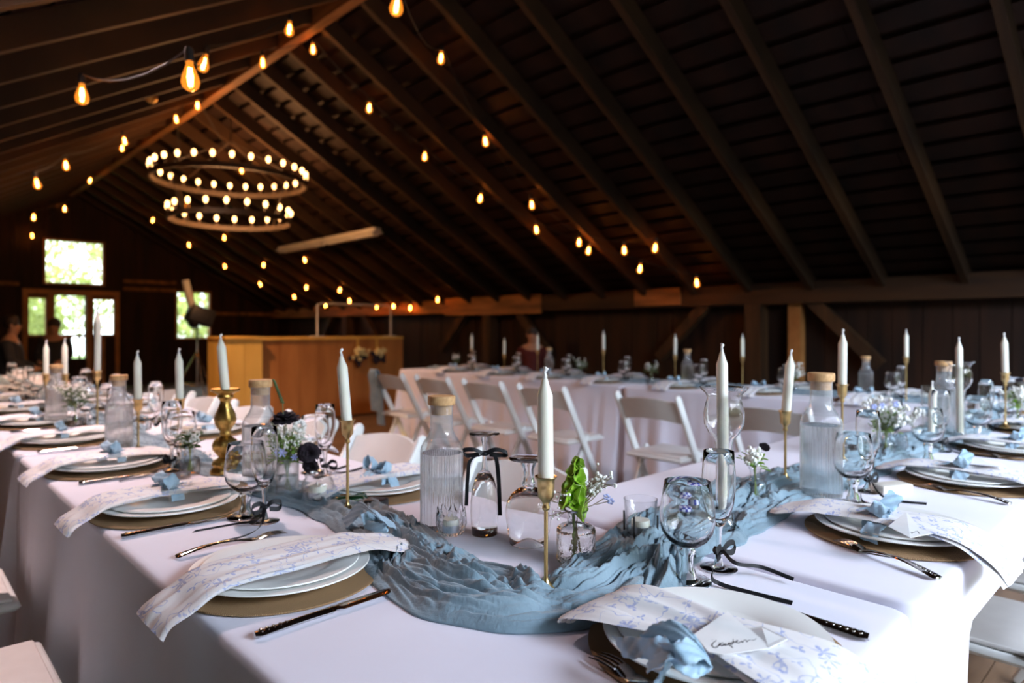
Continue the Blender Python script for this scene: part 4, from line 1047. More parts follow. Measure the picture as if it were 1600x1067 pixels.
# ------------------------------------------------------------------ candles and holders
def candle_parts(L=.165, r=.012, seed=0):
    b = MB().lathe([(0, 0), (r*.98, 0), (r, .003), (r, L-.025), (r*.90, L-.0215), (r*.68, L-.014), (r*.50, L-.007), (r*.40, L-.002), (r*.32, L)], 28)
    w = MB().tube([(0, 0, L-.002), (.0008, 0, L+.004), (-.0006, 0, L+.009), (.002+.002*(seed % 2), 0, L+.014), (.005-.006*(seed % 2), 0, L+.016)], [r*.32, .0030, .0026, .0036, .0026], 8)
    return b.mesh('wax', M_wax, 60), w.mesh('wick', M_wick)
C165 = [candle_parts(.165, .0118, 0), candle_parts(.165, .0118, 1)]; C34 = candle_parts(.335, .0112, 1)
def put_candle(x, y, z, label, lean=(0, 0), v=0, scale=(1, 1, 1), long=False):
    w, k = C34 if long else C165[v]
    r = link('taper_candle', None, None, (x, y, z), (lean[0], lean[1], 0), scale); props(r, label, 'candle', 'white taper candles')
    link('wax', w, r); link('wick', k, r)
def holder_mesh(h, cup=.0145, ft=.022):
    b = MB().lathe([(0, 0), (ft, 0), (ft, .0015), (ft*.86, .004), (ft*.45, .011), (.0055, .016), (.0042, .020), (.0032, .024), (.0031, h-.052), (.0058, h-.050), (.0062, h-.046), (.0045, h-.042), (.0075, h-.036), (cup*.86, h-.030), (cup*.92, h-.014), (cup*.95, h-.004), (cup*1.22, h+.001), (cup*1.18, h+.002), (cup*.88, h-.002), (cup*.84, h-.02), (0, h-.022)], 32)
    return b.mesh('candle_holder', M_brass, 50)
def brass_candle(u, v, htop, label, where, z=ZT+.02, lean=(0, 0), var=0, scl=(1, 1, 1)):
    x, y = at(u, v, z); h = htop
    single('candle_holder', holder_mesh(h), f'slender brass candlestick {where}', 'candlestick', (x, y, z), group='slender brass candlesticks')
    put_candle(x, y, z+h-.021, f'white taper candle {label}', lean, var, scl)
# lean about view-right axis / view direction, radians
def tilt(right_lean, M=None):
    a = right_lean; return (a*sa*1.0, a*ca)     # rotate around the view direction
brass_candle(853, 924, .178, 'front and centre, closest to the camera', 'front and centre, closest to the camera', ZT+.012, tilt(-.01), 1, (1.04, 1.04, 1.06))
brass_candle(543, 800, .205, 'in the slender holder left of the tall ribbed carafe, leaning left', 'left of the tall ribbed carafe', ZT+.012, tilt(-.085), 0)
brass_candle(1227, 752, .182, 'leaning right, in front of the right-hand carafe', 'in front of the right-hand carafe', ZB+.02, tilt(.085), 0)
brass_candle(1316, 728, .235, 'behind the right-hand carafe, tallest of the right group', 'behind the right-hand carafe', ZB+.02, tilt(.01), 1)
brass_candle(281, 712, .18, 'second left of the gold candlestick', 'immediately left of the thick gold candlestick', ZT+.02, tilt(-.02), 1)
brass_candle(216, 705, .17, 'in the left row, third one left of the thick gold candlestick', 'in the left row before the grey carafe', ZT+.02, tilt(-.02), 0)
brass_candle(152, 672, .235, 'tall and pale against the far door windows', 'tall one in front of the far door windows', ZT+.02, tilt(.01), 1, (1, 1, 1.55))
brass_candle(101, 655, .20, 'fourth from the left end, against the dark figure', 'in front of the seated figure by the far door', ZT+.02, tilt(0), 0)
brass_candle(72, 648, .19, 'dim one near the left end of the left row', 'near the left end of the left row', ZT+.02, tilt(0), 1)
brass_candle(1416, 628, .26, 'on the rear row against the dark wall, right of the blossoms', 'on the rear row right of the white blossoms', ZT+.001, tilt(0), 1)
brass_candle(1571, 668, .22, 'near the right frame edge', 'near the right frame edge', ZB+.02, tilt(-.03), 0)
for i, (u, v, h, lb) in enumerate([(1160, 608, 0.228, 'on the rear row between the two standing right-hand candles'), (1055, 601, 0.225, 'on the rear row just left of the background carafe'), (943, 593, 0.25, 'on the rear row in the middle of the dark wall'),
                                (840, 586, 0.23, 'on the rear row beside the seated figure in red'), (788, 582.6, 0.18, 'on the rear row right of the barn post'), (737, 579, 0.22, 'on the rear row left of the barn post')]):
    brass_candle(u, v, h, lb, lb, ZT+.001, tilt(0), i % 2)
# gold carved candlestick
def gold_stick():
    pr = [(0, 0), (.040, 0), (.041, .006), (.036, .012), (.031, .018), (.036, .026), (.033, .034), (.022, .040), (.017, .046), (.024, .056), (.032, .068), (.034, .080), (.030, .092), (.020, .100), (.0135, .106), (.0165, .112), (.014, .118), (.019, .128), (.0265, .140), (.0285, .152), (.026, .168), (.019, .186), (.014, .202), (.0165, .210), (.022, .216), (.020, .222), (.024, .226), (.038, .232), (.040, .236), (.037, .240), (.026, .238), (.014, .236), (0, .236)]
    def rad(r, z, a, k):
        if .05 < z < .10: return r*(1+.07*abs(math.cos(a*4)))
        if .124 < z < .19: return r*(1+.05*math.cos(a*6+z*60))
        if z < .04: return r*(1+.05*math.cos(a*8))
        return r
    return MB().lathe(pr, 64, rad=rad).mesh('candle_holder', M_gold, 50)
x, y = at(352, 738, ZT+.012)
single('candle_holder', gold_stick(), 'thick ornate gold carved candlestick on the left table', 'candlestick', (x, y, ZT+.012))
put_candle(x, y, ZT+.012+.232, 'white taper candle leaning left in the thick gold candlestick', tilt(-.09), 0, (1.05, 1.05, .90))
# hurricane candle holders
def hurricane():
    o = [(.030, 0), (.032, .004), (.019, .018), (.0165, .035), (.0165, .165), (.019, .180), (.030, .193), (.039, .212), (.0405, .232), (.036, .254), (.033, .264), (.036, .273), (.046, .282), (.048, .286)]
    i = [(r-.0014, z) for r, z in reversed(o[2:])]
    return MB().lathe([(0, 0)]+o+i+[(0, .02)], 44).mesh('candle_vase', G_solid, 60)
KH = hurricane()
for (u, v, z, lb, lc) in ((1131, 826, ZB+.012, 'tall clear glass candle vase with a round bulb, right of the front flute', 'long white taper candle standing inside the tall glass vase right of centre'),
                  (1500, 685, ZB+.012, 'tall clear glass candle vase at the right beside the far carafe', 'long white taper candle inside the glass vase at the far right')):
    x, y = at(u, v, z); single('candle_vase', KH, lb, 'candle vase', (x, y, z)); put_candle(x, y, z+.022, lc, tilt(-.012), 1, long=True)
# tall cylinder with a candle
x, y = at(1457, 690, ZB+.012)
single('glass_cylinder', MB().lathe([(0, 0), (.034, 0), (.035, .003), (.035, .20), (.0335, .20), (.0335, .006), (0, .005)], 36).mesh('glass_cylinder', G_thin), 'tall straight glass cylinder around a short candle at the right', 'candle vase', (x, y, ZB+.012))
put_candle(x-.005, y, ZB+.02, 'white candle whose tip peeks out of the straight glass cylinder', (0, 0), 0, (1, 1, 1.15))

# ------------------------------------------------------------------ ribbed carafes
def carafe(fill=.165):
    N = 312
    def rib(r, z, a, k): return r*(1+.022*math.cos(a*52)) if z < .178 else r
    body = [(0, 0), (.040, 0), (.0435, .003), (.0445, .008), (.0445, .168), (.043, .177), (.037, .190), (.029, .202), (.0250, .212), (.0242, .222), (.0242, .262), (.0262, .266)]
    inn = [(.0248, .2655), (.0228, .261), (.0228, .221), (.0236, .211), (.0276, .2005), (.0355, .1885)]
    b = MB().lathe(body+inn, N, rad=rib)
    wt = MB().lathe([(0, .004), (.0415, .005), (.0424, .010), (.0424, fill), (0, fill)], N, rad=lambda r, z, a, k: r*(1+.018*math.cos(a*52)) if r > 0 else 0)
    ck = MB().lathe([(0, .246), (.0215, .246), (.0225, .262), (.0235, .2665), (.0285, .2665), (.0292, .268), (.0292, .2835), (.0280, .2850), (0, .2850)], 40)
    return [('body', b.mesh('body', G_ribbed, 60)), ('water', wt.mesh('water', G_water, 60)), ('stopper', ck.mesh('stopper', M_cork, 50), 'round cork stopper')]
P_car = carafe()
def put_carafe(u, v, z, label, s=1.0):
    x, y = at(u, v, z); inst(('carafe', 'carafe', P_car), label, (x, y, z), (0, 0, RND.uniform(0, 3)), 'ribbed cork-stoppered carafes', s)
put_carafe(690, 828, ZT+.001, 'ribbed water carafe with cork stopper standing left of centre, nearest one', .985)
put_carafe(1283, 775, ZB+.006, 'ribbed water carafe on the right-hand table runner', 1.06)
put_carafe(407, 763, ZT+.012, 'ribbed water carafe behind the flowers on the left table', .98)
put_carafe(186, 706, ZT+.012, 'greyish carafe far along the left table', .9)
put_carafe(1474, 676, ZB+.012, 'carafe near the right frame edge beside the tall glass vase', .98)
put_carafe(1074, 602, ZT+.001, 'carafe on the rear row beside the background candle', .95)
put_carafe(858, 587.5, ZT+.001, 'carafe on the rear row beside the seated figure', .9)
put_carafe(1353, 621.5, ZT+.001, 'carafe on the rear row behind the tallest right candle', .9)
put_carafe(88, 662, ZT+.012, 'carafe near the left end of the left row', .9)

# ------------------------------------------------------------------ flowers and vases
def bottle_vase():
    o = [(0, 0), (.030, 0), (.0325, .003), (.0325, .056), (.031, .061), (.026, .064), (.0165, .066), (.0145, .070), (.0145, .086), (.017, .089), (.0205, .0915), (.021, .094), (.0185, .094), (.0145, .090), (.0122, .086), (.0122, .069), (.014, .062), (.028, .055), (.0295, .050), (.0295, .006), (0, .005)]
    return MB().lathe(o, 44).mesh('vase', G_pressed, 50)
def stems(n, z0, z1, spread0, spread1, r, seed, curve=.01):
    rr = random.Random(seed); out = []
    for i in range(n):
        a = rr.uniform(0, 2*PI); b = a+rr.uniform(-.6, .6)
        p0 = Vector((math.cos(a+PI)*spread0*rr.random(), math.sin(a+PI)*spread0*rr.random(), z0))
        p1 = Vector((math.cos(b)*spread1*rr.uniform(.3, 1), math.sin(b)*spread1*rr.uniform(.3, 1), z1*rr.uniform(.85, 1)))
        m = p0.lerp(p1, .5)+Vector((rr.gauss(0, curve), rr.gauss(0, curve), 0)); m.x *= .4; m.y *= .4
        out.append([p0, m, p1])
    return out
def gyp(mbS, mbF, base, dirv, L, rr, n=9, fr=.0032, spread=.5):
    """baby's breath spray"""
    tip = base+dirv*L; mbS.tube([base, base.lerp(tip, .5)+Vector((rr.gauss(0, .003), rr.gauss(0, .003), 0)), tip], [.0011, .0009, .0006], 5)
    for i in range(n):
        t = rr.uniform(.35, 1); p = base.lerp(tip, t)
        d = (dirv+Vector((rr.gauss(0, spread), rr.gauss(0, spread), rr.gauss(0, spread*.6)))).normalized()
        q = p+d*L*rr.uniform(.15, .42); mbS.tube([p, p.lerp(q, .5)+Vector((0, 0, .002)), q], [.0006, .0005, .0004], 4)
        mbF.ball(q, fr*rr.uniform(.7, 1.3), 7, 5)
        if rr.random() < .6:
            q2 = q+Vector((rr.gauss(0, .006), rr.gauss(0, .006), rr.gauss(0, .005))); mbS.tube([p.lerp(q, .6), q2], .0004, 4); mbF.ball(q2, fr*rr.uniform(.6, 1.1), 7, 5)
def leaf(mb, p, d, L, w, up=Vector((0, 0, 1))):
    d = d.normalized(); s = d.cross(up); s = s.normalized() if s.length > .01 else Vector((1, 0, 0)); n = s.cross(d)
    P = []; K = 6
    for i in range(K+1):
        t = i/K; ww = w*math.sin(PI*min(1, t*.96+.02))**.8; c = p+d*L*t-n*(L*.18*t*t)
        P += [c-s*ww+n*.001, c-n*ww*.25, c+s*ww+n*.001]
    Q = [c-n*.0006 for c in P]; k = len(P); fs = []
    for i in range(K):
        for j in (0, 1): a = i*3+j; fs += [(a, a+1, a+4, a+3), (k+a, k+a+3, k+a+4, k+a+1)]
        a = i*3; fs += [(a, a+3, k+a+3, k+a), (a+2, k+a+2, k+a+5, a+5)]
    mb.add(P+Q, fs)
def dark_flower(c, R, nrm, seed):
    m = MB(); rr = random.Random(seed); nrm = Vector(nrm).normalized(); q = nrm.to_track_quat('Z', 'Y').to_matrix().to_4x4(); M = T(*c) @ q
    for ring in range(4):
        n = 12-ring*2
        for i in range(n):
            a = 2*PI*i/n+ring*.3+rr.uniform(-.1, .1); e = .15+ring*.35; L = R*(1-.14*ring)*rr.uniform(.9, 1.1); w = R*.34
            d = Vector((math.cos(a)*math.cos(e), math.sin(a)*math.cos(e), math.sin(e))); s = Vector((-math.sin(a), math.cos(a), 0))
            pts = []; K = 4
            for k in range(K+1):
                t = k/K; ww = w*(t**.6)*(1-.25*t*t); cc = d*L*t+Vector((0, 0, math.sin(t*3)*R*.12))
                for f in (-1, 0, 1): pts.append(cc+s*ww*f+Vector((0, 0, abs(f)*R*.08+rr.uniform(-1, 1)*R*.03*t)))
            kk = len(pts); pts2 = [p-Vector((0, 0, .0009)) for p in pts]; fs = []
            for k in range(K):
                for j in (0, 1): b = k*3+j; fs += [(b, b+1, b+4, b+3), (kk+b, kk+b+3, kk+b+4, kk+b+1)]
            b = K*3; fs += [(b, b+1, kk+b+1, kk+b), (b+1, b+2, kk+b+2, kk+b+1)]
            m.add(pts+pts2, fs, M)
    m.ball((0, 0, R*.18), R*.2, 8, 6, M=M)
    return m
# vase 1: pressed-glass bottle by the front candle, bells and baby's breath
x1_, y1_ = at(900, 876, ZT+.004); V1 = Vector((x1_, y1_, ZT+.004))
single('bud_vase', bottle_vase(), 'small pressed-glass bottle vase just right of the front candle', 'vase', V1, scale=(1.08, 1.08, 1))
wt = MB().lathe([(0, .006), (.028, .007), (.028, .030), (0, .030)], 28)
def bells(seed):
    rr = random.Random(seed); st = MB(); bl = MB()
    ax = smooth([(.004, 0, .008), (.002, 0, .05), (-.002, 0, .10), (-.001, 0, .14), (.0+.010, 0, .178)], 8)
    st.tube(ax, [.0028]*(len(ax)-4)+[.002, .0018, .0014, .001], 8)
    for k in range(22):
        t = .0+k/21; z = lerp(.092, .178, t); i = min(len(ax)-1, int((z-.008)/.17*len(ax))); c = ax[i]
        for j in range(3):
            a = k*1.05+j*2.1+rr.uniform(-.2, .2); R = lerp(.0175, .0085, t**1.2)*rr.uniform(.75, 1.15)
            d = Vector((math.cos(a)+rr.gauss(0, .25), math.sin(a)+rr.gauss(0, .25), .2+.6*t+rr.gauss(0, .3))).normalized()
            M = T(*(Vector((c.x, c.y, z))+d*R*.55)) @ d.to_track_quat('Z', 'Y').to_matrix().to_4x4() @ Rz(rr.uniform(0, 6))
            def rad(r, zz, aa, kk, R=R): return r*(1+(.10*math.cos(aa*5) if r > R*.6 else 0))
            if (k+j) % 3 == 0: bl.lathe([(R*.12, -R*.5), (R*.55, -R*.2), (R*.9, R*.25), (R*1.12, R*.55), (R*1.08, R*.57), (R*.8, R*.22), (R*.45, -R*.16), (.0001, -R*.4)], 14, M, rad)
    return [('stem', st.mesh('stem', M_stem)), ('bells', bl.mesh('bells', M_bells, 60))]
inst(('bells_of_ireland', 'flower', bells(4)), 'bright green bell-shaped flower stem in the bottle vase by the front candle', V1-Vector((.004, -.004, 0)), tilt(.02)+(0,))
rr = random.Random(12); sS = MB(); sF = MB()
for i in range(9):
    a = rr.uniform(-1.2, .6); d = (right*math.cos(a)*rr.uniform(.4, 1.1)+fw*math.sin(a)*.6+Vector((0, 0, rr.uniform(.35, 1.3)))).normalized()
    b0 = Vector((0, 0, .02)); b1 = Vector((0, 0, .09))+right*.004
    sS.tube([b0-right*rr.uniform(-.01, .012), Vector((0, 0, .06)), b1], .0011, 5); gyp(sS, sF, b1, d, rr.uniform(.045, .085), rr, 7, .0028)
for i in range(3):
    d = (-right*rr.uniform(.5, 1)+fw*.4+Vector((0, 0, rr.uniform(-.1, .8)))).normalized(); gyp(sS, sF, Vector((0, 0, .09)), d, .055, rr, 6, .0026)
bf = MB(); sS.tube([Vector((0, 0, .09)), right*.03+Vector((0, 0, .10)), right*.055+Vector((0, 0, .115))], .0009, 5); sS.tube([right*.035+Vector((0, 0, .101)), right*.062+Vector((0, 0, .108))], .0008, 5)
for cc in (right*.055+Vector((0, 0, .115)), right*.062+Vector((0, 0, .108))+fw*.004):
    for k in range(5): a = k*1.257; bf.ball(cc+right*.004*math.cos(a)+Vector((0, 0, .004*math.sin(a))), .0034, 6, 4, (1, 1, .6))
inst(('babys_breath', 'flower', [('stems', sS.mesh('stems', M_twig)), ('blossoms', sF.mesh('blossoms', M_white_petal)), ('blue_blossom', bf.mesh('blue_blossom', M_blue_petal), 'pale blue blossom')]),
     "wispy baby's breath sprays in the bottle vase by the front candle", V1)
# vase 2: ribbed tumbler with greens, baby's breath and dark flowers
x2, y2 = at(449, 777, ZT+.003); V2 = Vector((x2, y2, ZT+.003))
rv = MB().lathe([(0, 0), (.0255, 0), (.027, .003), (.027, .098), (.0255, .099), (.0248, .098), (.0248, .006), (0, .005)], 120, rad=lambda r, z, a, k: r*(1+.022*math.cos(a*30)))
wv = MB().lathe([(0, .007), (.0243, .007), (.0243, .055), (0, .055)], 40)
inst(('ribbed_vase', 'vase', [('glass', rv.mesh('glass', G_ribbed, 60)), ('water', wv.mesh('water', G_water, 60))]), 'ribbed glass tumbler vase beside the left goblet pair', V2)
sS = MB(); sF = MB(); lv = MB(); st = MB(); rr = random.Random(5)
for i in range(20):
    a = rr.uniform(0, 2*PI); d = Vector((math.cos(a)*rr.uniform(.1, .75), math.sin(a)*rr.uniform(.1, .75), 1)).normalized()
    b1 = Vector((d.x*.02, d.y*.02, .095)); st.tube([Vector((-d.x*.02, -d.y*.02, .01)), Vector((0, 0, .05)), b1], .0012, 5); L = rr.uniform(.05, .085)
    gyp(sS, sF, b1, d, L, rr, 9, .0030, .45)
for i in range(150):
    a = rr.uniform(0, 2*PI); R = rr.uniform(0, .042); p = Vector((math.cos(a)*R, math.sin(a)*R, rr.uniform(.088, .150)))
    leaf(lv, p, Vector((math.cos(a+rr.gauss(0, .8)), math.sin(a+rr.gauss(0, .8)), rr.uniform(-.2, 1.1))), rr.uniform(.012, .024), rr.uniform(.002, .0042))
for d, L in ((right+Vector((0, 0, -.1)), .035), (-right*.8+Vector((0, 0, -.25)), .035)): leaf(lv, Vector((0, 0, .10))+d.normalized()*.018, d, L, .009)
inst(('babys_breath', 'flower', [('stems', sS.mesh('stems', M_stem)), ('blossoms', sF.mesh('blossoms', M_white_petal)), ('leaves', lv.mesh('leaves', M_green, 60)), ('cut_stems', st.mesh('cut_stems', M_stem))]),
     "bushy green sprigs with white baby's breath in the ribbed tumbler vase", V2)
def dflower(c, R, nrm, seed, label, base):
    m = dark_flower((0, 0, 0), R, nrm, seed); s = MB().tube([Vector(base)-Vector(c), (Vector(base)-Vector(c))*.4+Vector((0, 0, .01)), (0, 0, -.002)], .0012, 5)
    inst(('dark_flower', 'flower', [('petals', m.mesh('petals', M_dark_petal, 60)), ('stem', s.mesh('stem', M_stem))]), label, c, group='black purple flowers')
top = V2+Vector((0, 0, .09))
dflower(V2-right*.004-fw*.0+Vector((0, 0, .188)), .034, Vector((0, 0, 1))+fw*.25, 1, 'upper black purple flower seen edge-on above the ribbed vase', top)
dflower(V2+right*.060+fw*.02+Vector((0, 0, .115)), .027, fw+right*.3, 2, 'large black purple flower facing the camera right of the ribbed vase', top)
dflower(V2+right*.064+fw*.018+Vector((0, 0, .083)), .020, fw+Vector((0, 0, -.3)), 3, 'lower small black purple flower right of the ribbed vase', top)
wf = MB()
for k in range(26): a = k*2.4; wf.ball(V2*0+right*(.030+.012*math.cos(a))+Vector((0, 0, .178+.010*math.sin(a)))+fw*.004*math.sin(k), .0065, 6, 4, (1, .6, 1))
inst(('white_scabiosa', 'flower', [('petals', wf.mesh('petals', M_white_petal)), ('stem', MB().tube([right*.03+Vector((0, 0, .175)), Vector((0, 0, .09))], .0012, 5).mesh('stem', M_stem))]), 'white ruffled flower tucked beside the upper dark flower', V2)
sp = MB(); ss = MB().tube([Vector((0, 0, .09)), right*-.008+Vector((0, 0, .17)), right*-.012+Vector((0, 0, .235)), right*-.034+Vector((0, 0, .29))], .0012, 5)
for k in range(60):
    t = k/59; c = (right*lerp(-.012, -.034, t)+Vector((0, 0, lerp(.235, .292, t)))); a = k*2.4; sp.ball(c+Vector((math.cos(a), math.sin(a), 0))*.0032*(1-t*.5), .0022, 6, 4)
inst(('green_grass_spike', 'flower', [('spike', sp.mesh('spike', M_dkgreen)), ('stem', ss.mesh('stem', M_stem))]), 'thin olive green spike rising above the left table flowers', V2)
bm_ = MB()
for k in range(6): a = k*PI/3; leaf(bm_, Vector((0, 0, .118))+fw*.034, right*math.cos(a)+Vector((0, 0, math.sin(a)))+fw*.3, .013, .0028, fw)
for k in range(6): a = k*PI/3; leaf(bm_, Vector((0, 0, .106))+fw*.03+right*.028, right*math.cos(a)+Vector((0, 0, math.sin(a)))+fw*.3, .010, .0024, fw)
single('star_blossom', bm_.mesh('star_blossom', M_blue_petal, 0), 'pale violet star blossoms at the rim of the ribbed vase', 'flower', V2)
# vase 3: small square bottle on the right runner
def posy(u, v, z, seed, vase_label, fl_label, R=.045, H=.11, n=12, green=40, vs=.85, fr=.0042, dark=0, blue=0, Lm=1.0, vase=True, gmat=None, bends=None):
    x, y = at(u, v, z); rr = random.Random(seed)
    if vase: single('bud_vase', KV, vase_label, 'vase', (x, y, z), scale=vs, group='small glass bud vases')
    sS = MB(); sF = MB(); lv = MB(); dk = MB(); hz = .092*vs
    for i in range(n):
        a = rr.uniform(0, 2*PI); d = Vector((math.cos(a)*rr.uniform(.1, .9), math.sin(a)*rr.uniform(.1, .9), 1))
        if bends: d += bends*rr.uniform(0, 1.2)
        d.normalize(); gyp(sS, sF, Vector((d.x*.006, d.y*.006, hz)), d, rr.uniform(.4, .75)*(H-.03)*Lm, rr, 8, fr, .5)
        sS.tube([(-d.x*.012, -d.y*.012, .012), (0, 0, hz*.6), (d.x*.006, d.y*.006, hz)], .001, 4)
    for i in range(green):
        a = rr.uniform(0, 2*PI); q = rr.uniform(0, R*.6); p = Vector((math.cos(a)*q, math.sin(a)*q, hz+rr.uniform(-.002, H*.42)))
        leaf(lv, p, Vector((math.cos(a), math.sin(a), rr.uniform(-.1, 1))), rr.uniform(.016, .03), rr.uniform(.004, .007))
    parts = [('stems', sS.mesh('stems', M_stem)), ('blossoms', sF.mesh('blossoms', M_white_petal)), ('leaves', lv.mesh('leaves', gmat or M_green, 60))]
    if dark:
        for k in range(dark):
            c = Vector((rr.gauss(0, R*.5), rr.gauss(0, R*.5), hz+H*rr.uniform(.4, .75))); d_ = dark_flower(c, .013, (c.x, c.y, .03), k); dk.add(d_.v, d_.f)
        parts.append(('dark_blossoms', dk.mesh('dark_blossoms', M_dark_petal, 60), 'black purple blossoms'))
    if blue:
        bl = MB()
        for k in range(blue):
            c = Vector((rr.gauss(0, R*.5), rr.gauss(0, R*.5), hz+H*rr.uniform(.5, .9)))
            for j in range(5): a = j*1.257; bl.ball(c+right*.006*math.cos(a)+Vector((0, 0, .006*math.sin(a))), .005, 6, 4)
        parts.append(('blue_blossoms', bl.mesh('blue_blossoms', M_blue_petal), 'pale blue blossoms'))
    inst(('flower_posy', 'flowers', parts), fl_label, (x, y, z), group='small white flower posies')
def small_vase():
    o = [(0, 0), (.030, 0), (.0315, .003), (.0315, .050), (.028, .056), (.016, .062), (.0145, .068), (.0145, .084), (.018, .092), (.0165, .092), (.013, .085), (.013, .068), (.015, .060), (.0265, .054), (.0300, .049), (.0300, .005), (0, .004)]
    return MB().lathe(o, 40).mesh('bud_vase', G_thin, 50)
KV = small_vase()
posy(1180, 782, ZB+.006, 31, 'small glass bud vase on the right runner between the two candles', "short posy of white baby's breath between the glass candle vase and leaning candle", R=.03, H=.085, n=10, green=22, fr=.0046, dark=1)
posy(1384, 712, ZB+.01, 37, 'glass bud vase on the right-hand table under the wide white blossoms', "wide loose white baby's breath posy with pale blue blossoms at the right", R=.07, H=.15, n=26, green=60, fr=.0055, blue=3, Lm=1.15, bends=right*.5-Vector((0, 0, .4)))
posy(297, 742, ZT+.012, 43, 'small round glass bud vase left of the thick gold candlestick', 'small dark green posy left of the thick gold candlestick', R=.035, H=.09, n=8, green=50, gmat=M_dkgreen, fr=.003)
posy(118, 664, ZT+.012, 47, 'bud vase far along the left row', 'dark leafy posy before the far door windows', R=.07, H=.18, n=9, green=110, gmat=M_dkgreen)
posy(1590, 668, ZB+.012, 53, 'bud vase cut by the right frame edge', 'white posy with dark centre at the right frame edge', R=.06, H=.16, n=18, green=40, dark=2, fr=.005)
posy(908, 591, ZT+.001, 59, 'bud vase on the rear row right of the seated figure', 'dark leafy posy on the rear row right of the seated figure', R=.08, H=.15, n=8, green=110, gmat=M_dkgreen, dark=2)
posy(1018, 598.5, ZT+.001, 61, 'bud vase on the rear row left of the background carafe', 'dark posy on the rear row left of the background carafe', R=.08, H=.14, n=8, green=100, gmat=M_dkgreen, dark=2)
posy(1240, 613.8, ZT+.001, 67, 'bud vase on the rear row behind the leaning candle', "pale baby's breath posy on the rear row behind the leaning candle", R=.08, H=.17, n=20, green=40, gmat=M_dkgreen, fr=.005)
posy(713, 577.5, ZT+.001, 71, 'bud vase near the left end of the rear row', 'dark posy near the left end of the rear row', R=.06, H=.13, n=12, green=60, gmat=M_dkgreen, dark=1)

# ------------------------------------------------------------------ votives, jars and favours
tl = MB().lathe([(0, 0), (.0185, 0), (.019, .001), (.019, .014), (.018, .0145), (0, .0125)], 30).mesh('tin_cup', M_tin)
tw = MB().lathe([(0, .012), (.0178, .012), (.0182, .014), (.0182, .024), (.0170, .026), (0, .0255)], 30).mesh('wax', M_wax)
tk = MB().tube([(0, 0, .025), (.0004, 0, .035)], .0009, 6).mesh('wick', M_wick)
def tealight(x, y, z, label, s=1.0): inst(('tealight', 'candle', [('tin_cup', tl), ('wax', tw), ('wick', tk)]), label, (x, y, z), 0, 'tealight candles', s)
x, y = at(1001, 838, ZT+.016); z = ZT+.016
cup = MB().lathe([(0, 0), (.025, 0), (.0265, .002), (.033, .074), (.032, .0745), (.0312, .074), (.025, .007), (0, .006)], 40)
rods = MB()
for k in range(4):
    a = k*PI/2+.25
    c_, s_ = math.cos(a), math.sin(a); rods.tube([(.034*c_, .034*s_, 0), (.0345*c_, .0345*s_, .046)], .0022, 6)
rods.lathe([(.0325, .0), (.0355, .0), (.0355, .003), (.0325, .003)], 40, closed=True)
inst(('votive_holder', 'candle holder', [('glass_cup', cup.mesh('glass_cup', G_thin, 60)), ('wire_stand', rods.mesh('wire_stand', M_blackmetal))]), 'clear glass votive cup in a black wire stand on the runner bend', (x, y, z))
tealight(x, y, z+.0075, 'tealight inside the glass cup with the black wire stand', 1.0)
x, y = at(497, 782, ZT+.010); z = ZT+.010
jar = MB().lathe([(0, 0), (.034, 0), (.038, .004), (.0385, .040), (.034, .052), (.030, .056), (.0295, .060), (.0325, .063), (.0325, .066), (.030, .066), (.028, .060), (.0285, .055), (.0325, .050), (.0368, .039), (.0362, .006), (0, .005)], 44)
single('votive_jar', jar.mesh('votive_jar', G_thin, 60), 'round glass jar with thick rim holding a tealight left of the slender candlestick', 'jar', (x, y, z)); tealight(x-.002, y, z+.0065, 'cream tealight inside the round glass jar', 1.15)
x, y = at(705, 835, ZT+.018); z = ZT+.018
cr = MB().lathe([(0, 0), (.020, 0), (.024, .006), (.029, .022), (.0285, .036), (.026, .048), (.0245, .048), (.0265, .036), (.0265, .022), (.0215, .008), (0, .007)], 96, rad=lambda r, z, a, k: r*(1+.06*math.cos(a*8)))
cr.v = [(vx, vy, vz+(.007*math.cos(math.atan2(vy, vx)*8) if vz > .044 else 0)) for vx, vy, vz in cr.v]
single('tulip_votive', cr.mesh('tulip_votive', G_pressed, 60), 'cut-glass votive with petal-shaped rim in front of the ribbed carafe', 'candle holder', (x, y, z)); tealight(x, y, z+.0075, 'tealight inside the petal-rimmed votive', .9)
cr2 = link('tulip_votive', cr.mesh('tulip_votive', G_pressed, 60), None, gp(1392, 700, ZB+.01)); cr2.location = (*at(1398, 706, ZB+.012), ZB+.012); cr2.scale = (1.3, 1.3, 1.1); props(cr2, 'cut-glass petal votive below the wide white blossoms', 'candle holder')
# favour jars with gingham lids
for (u, v, lb) in ((1070, 818, 'small honey jar with blue gingham lid seen through the large goblet, left one'), (1085, 806, 'small honey jar with blue gingham lid seen through the large goblet, right one')):
    x, y = at(u, v, ZT+.02)
    j = MB().lathe([(0, 0), (.012, 0), (.0135, .002), (.0135, .020), (.011, .024), (0, .024)], 24); l = MB().lathe([(0, .024), (.0135, .024), (.0145, .026), (.014, .033), (0, .0345)], 24)
    inst(('favour_jar', 'jar', [('jar', j.mesh('jar', G_pressed)), ('lid', l.mesh('lid', M_gingham), 'blue and white gingham lid')]), lb, (x, y, ZT+.02))
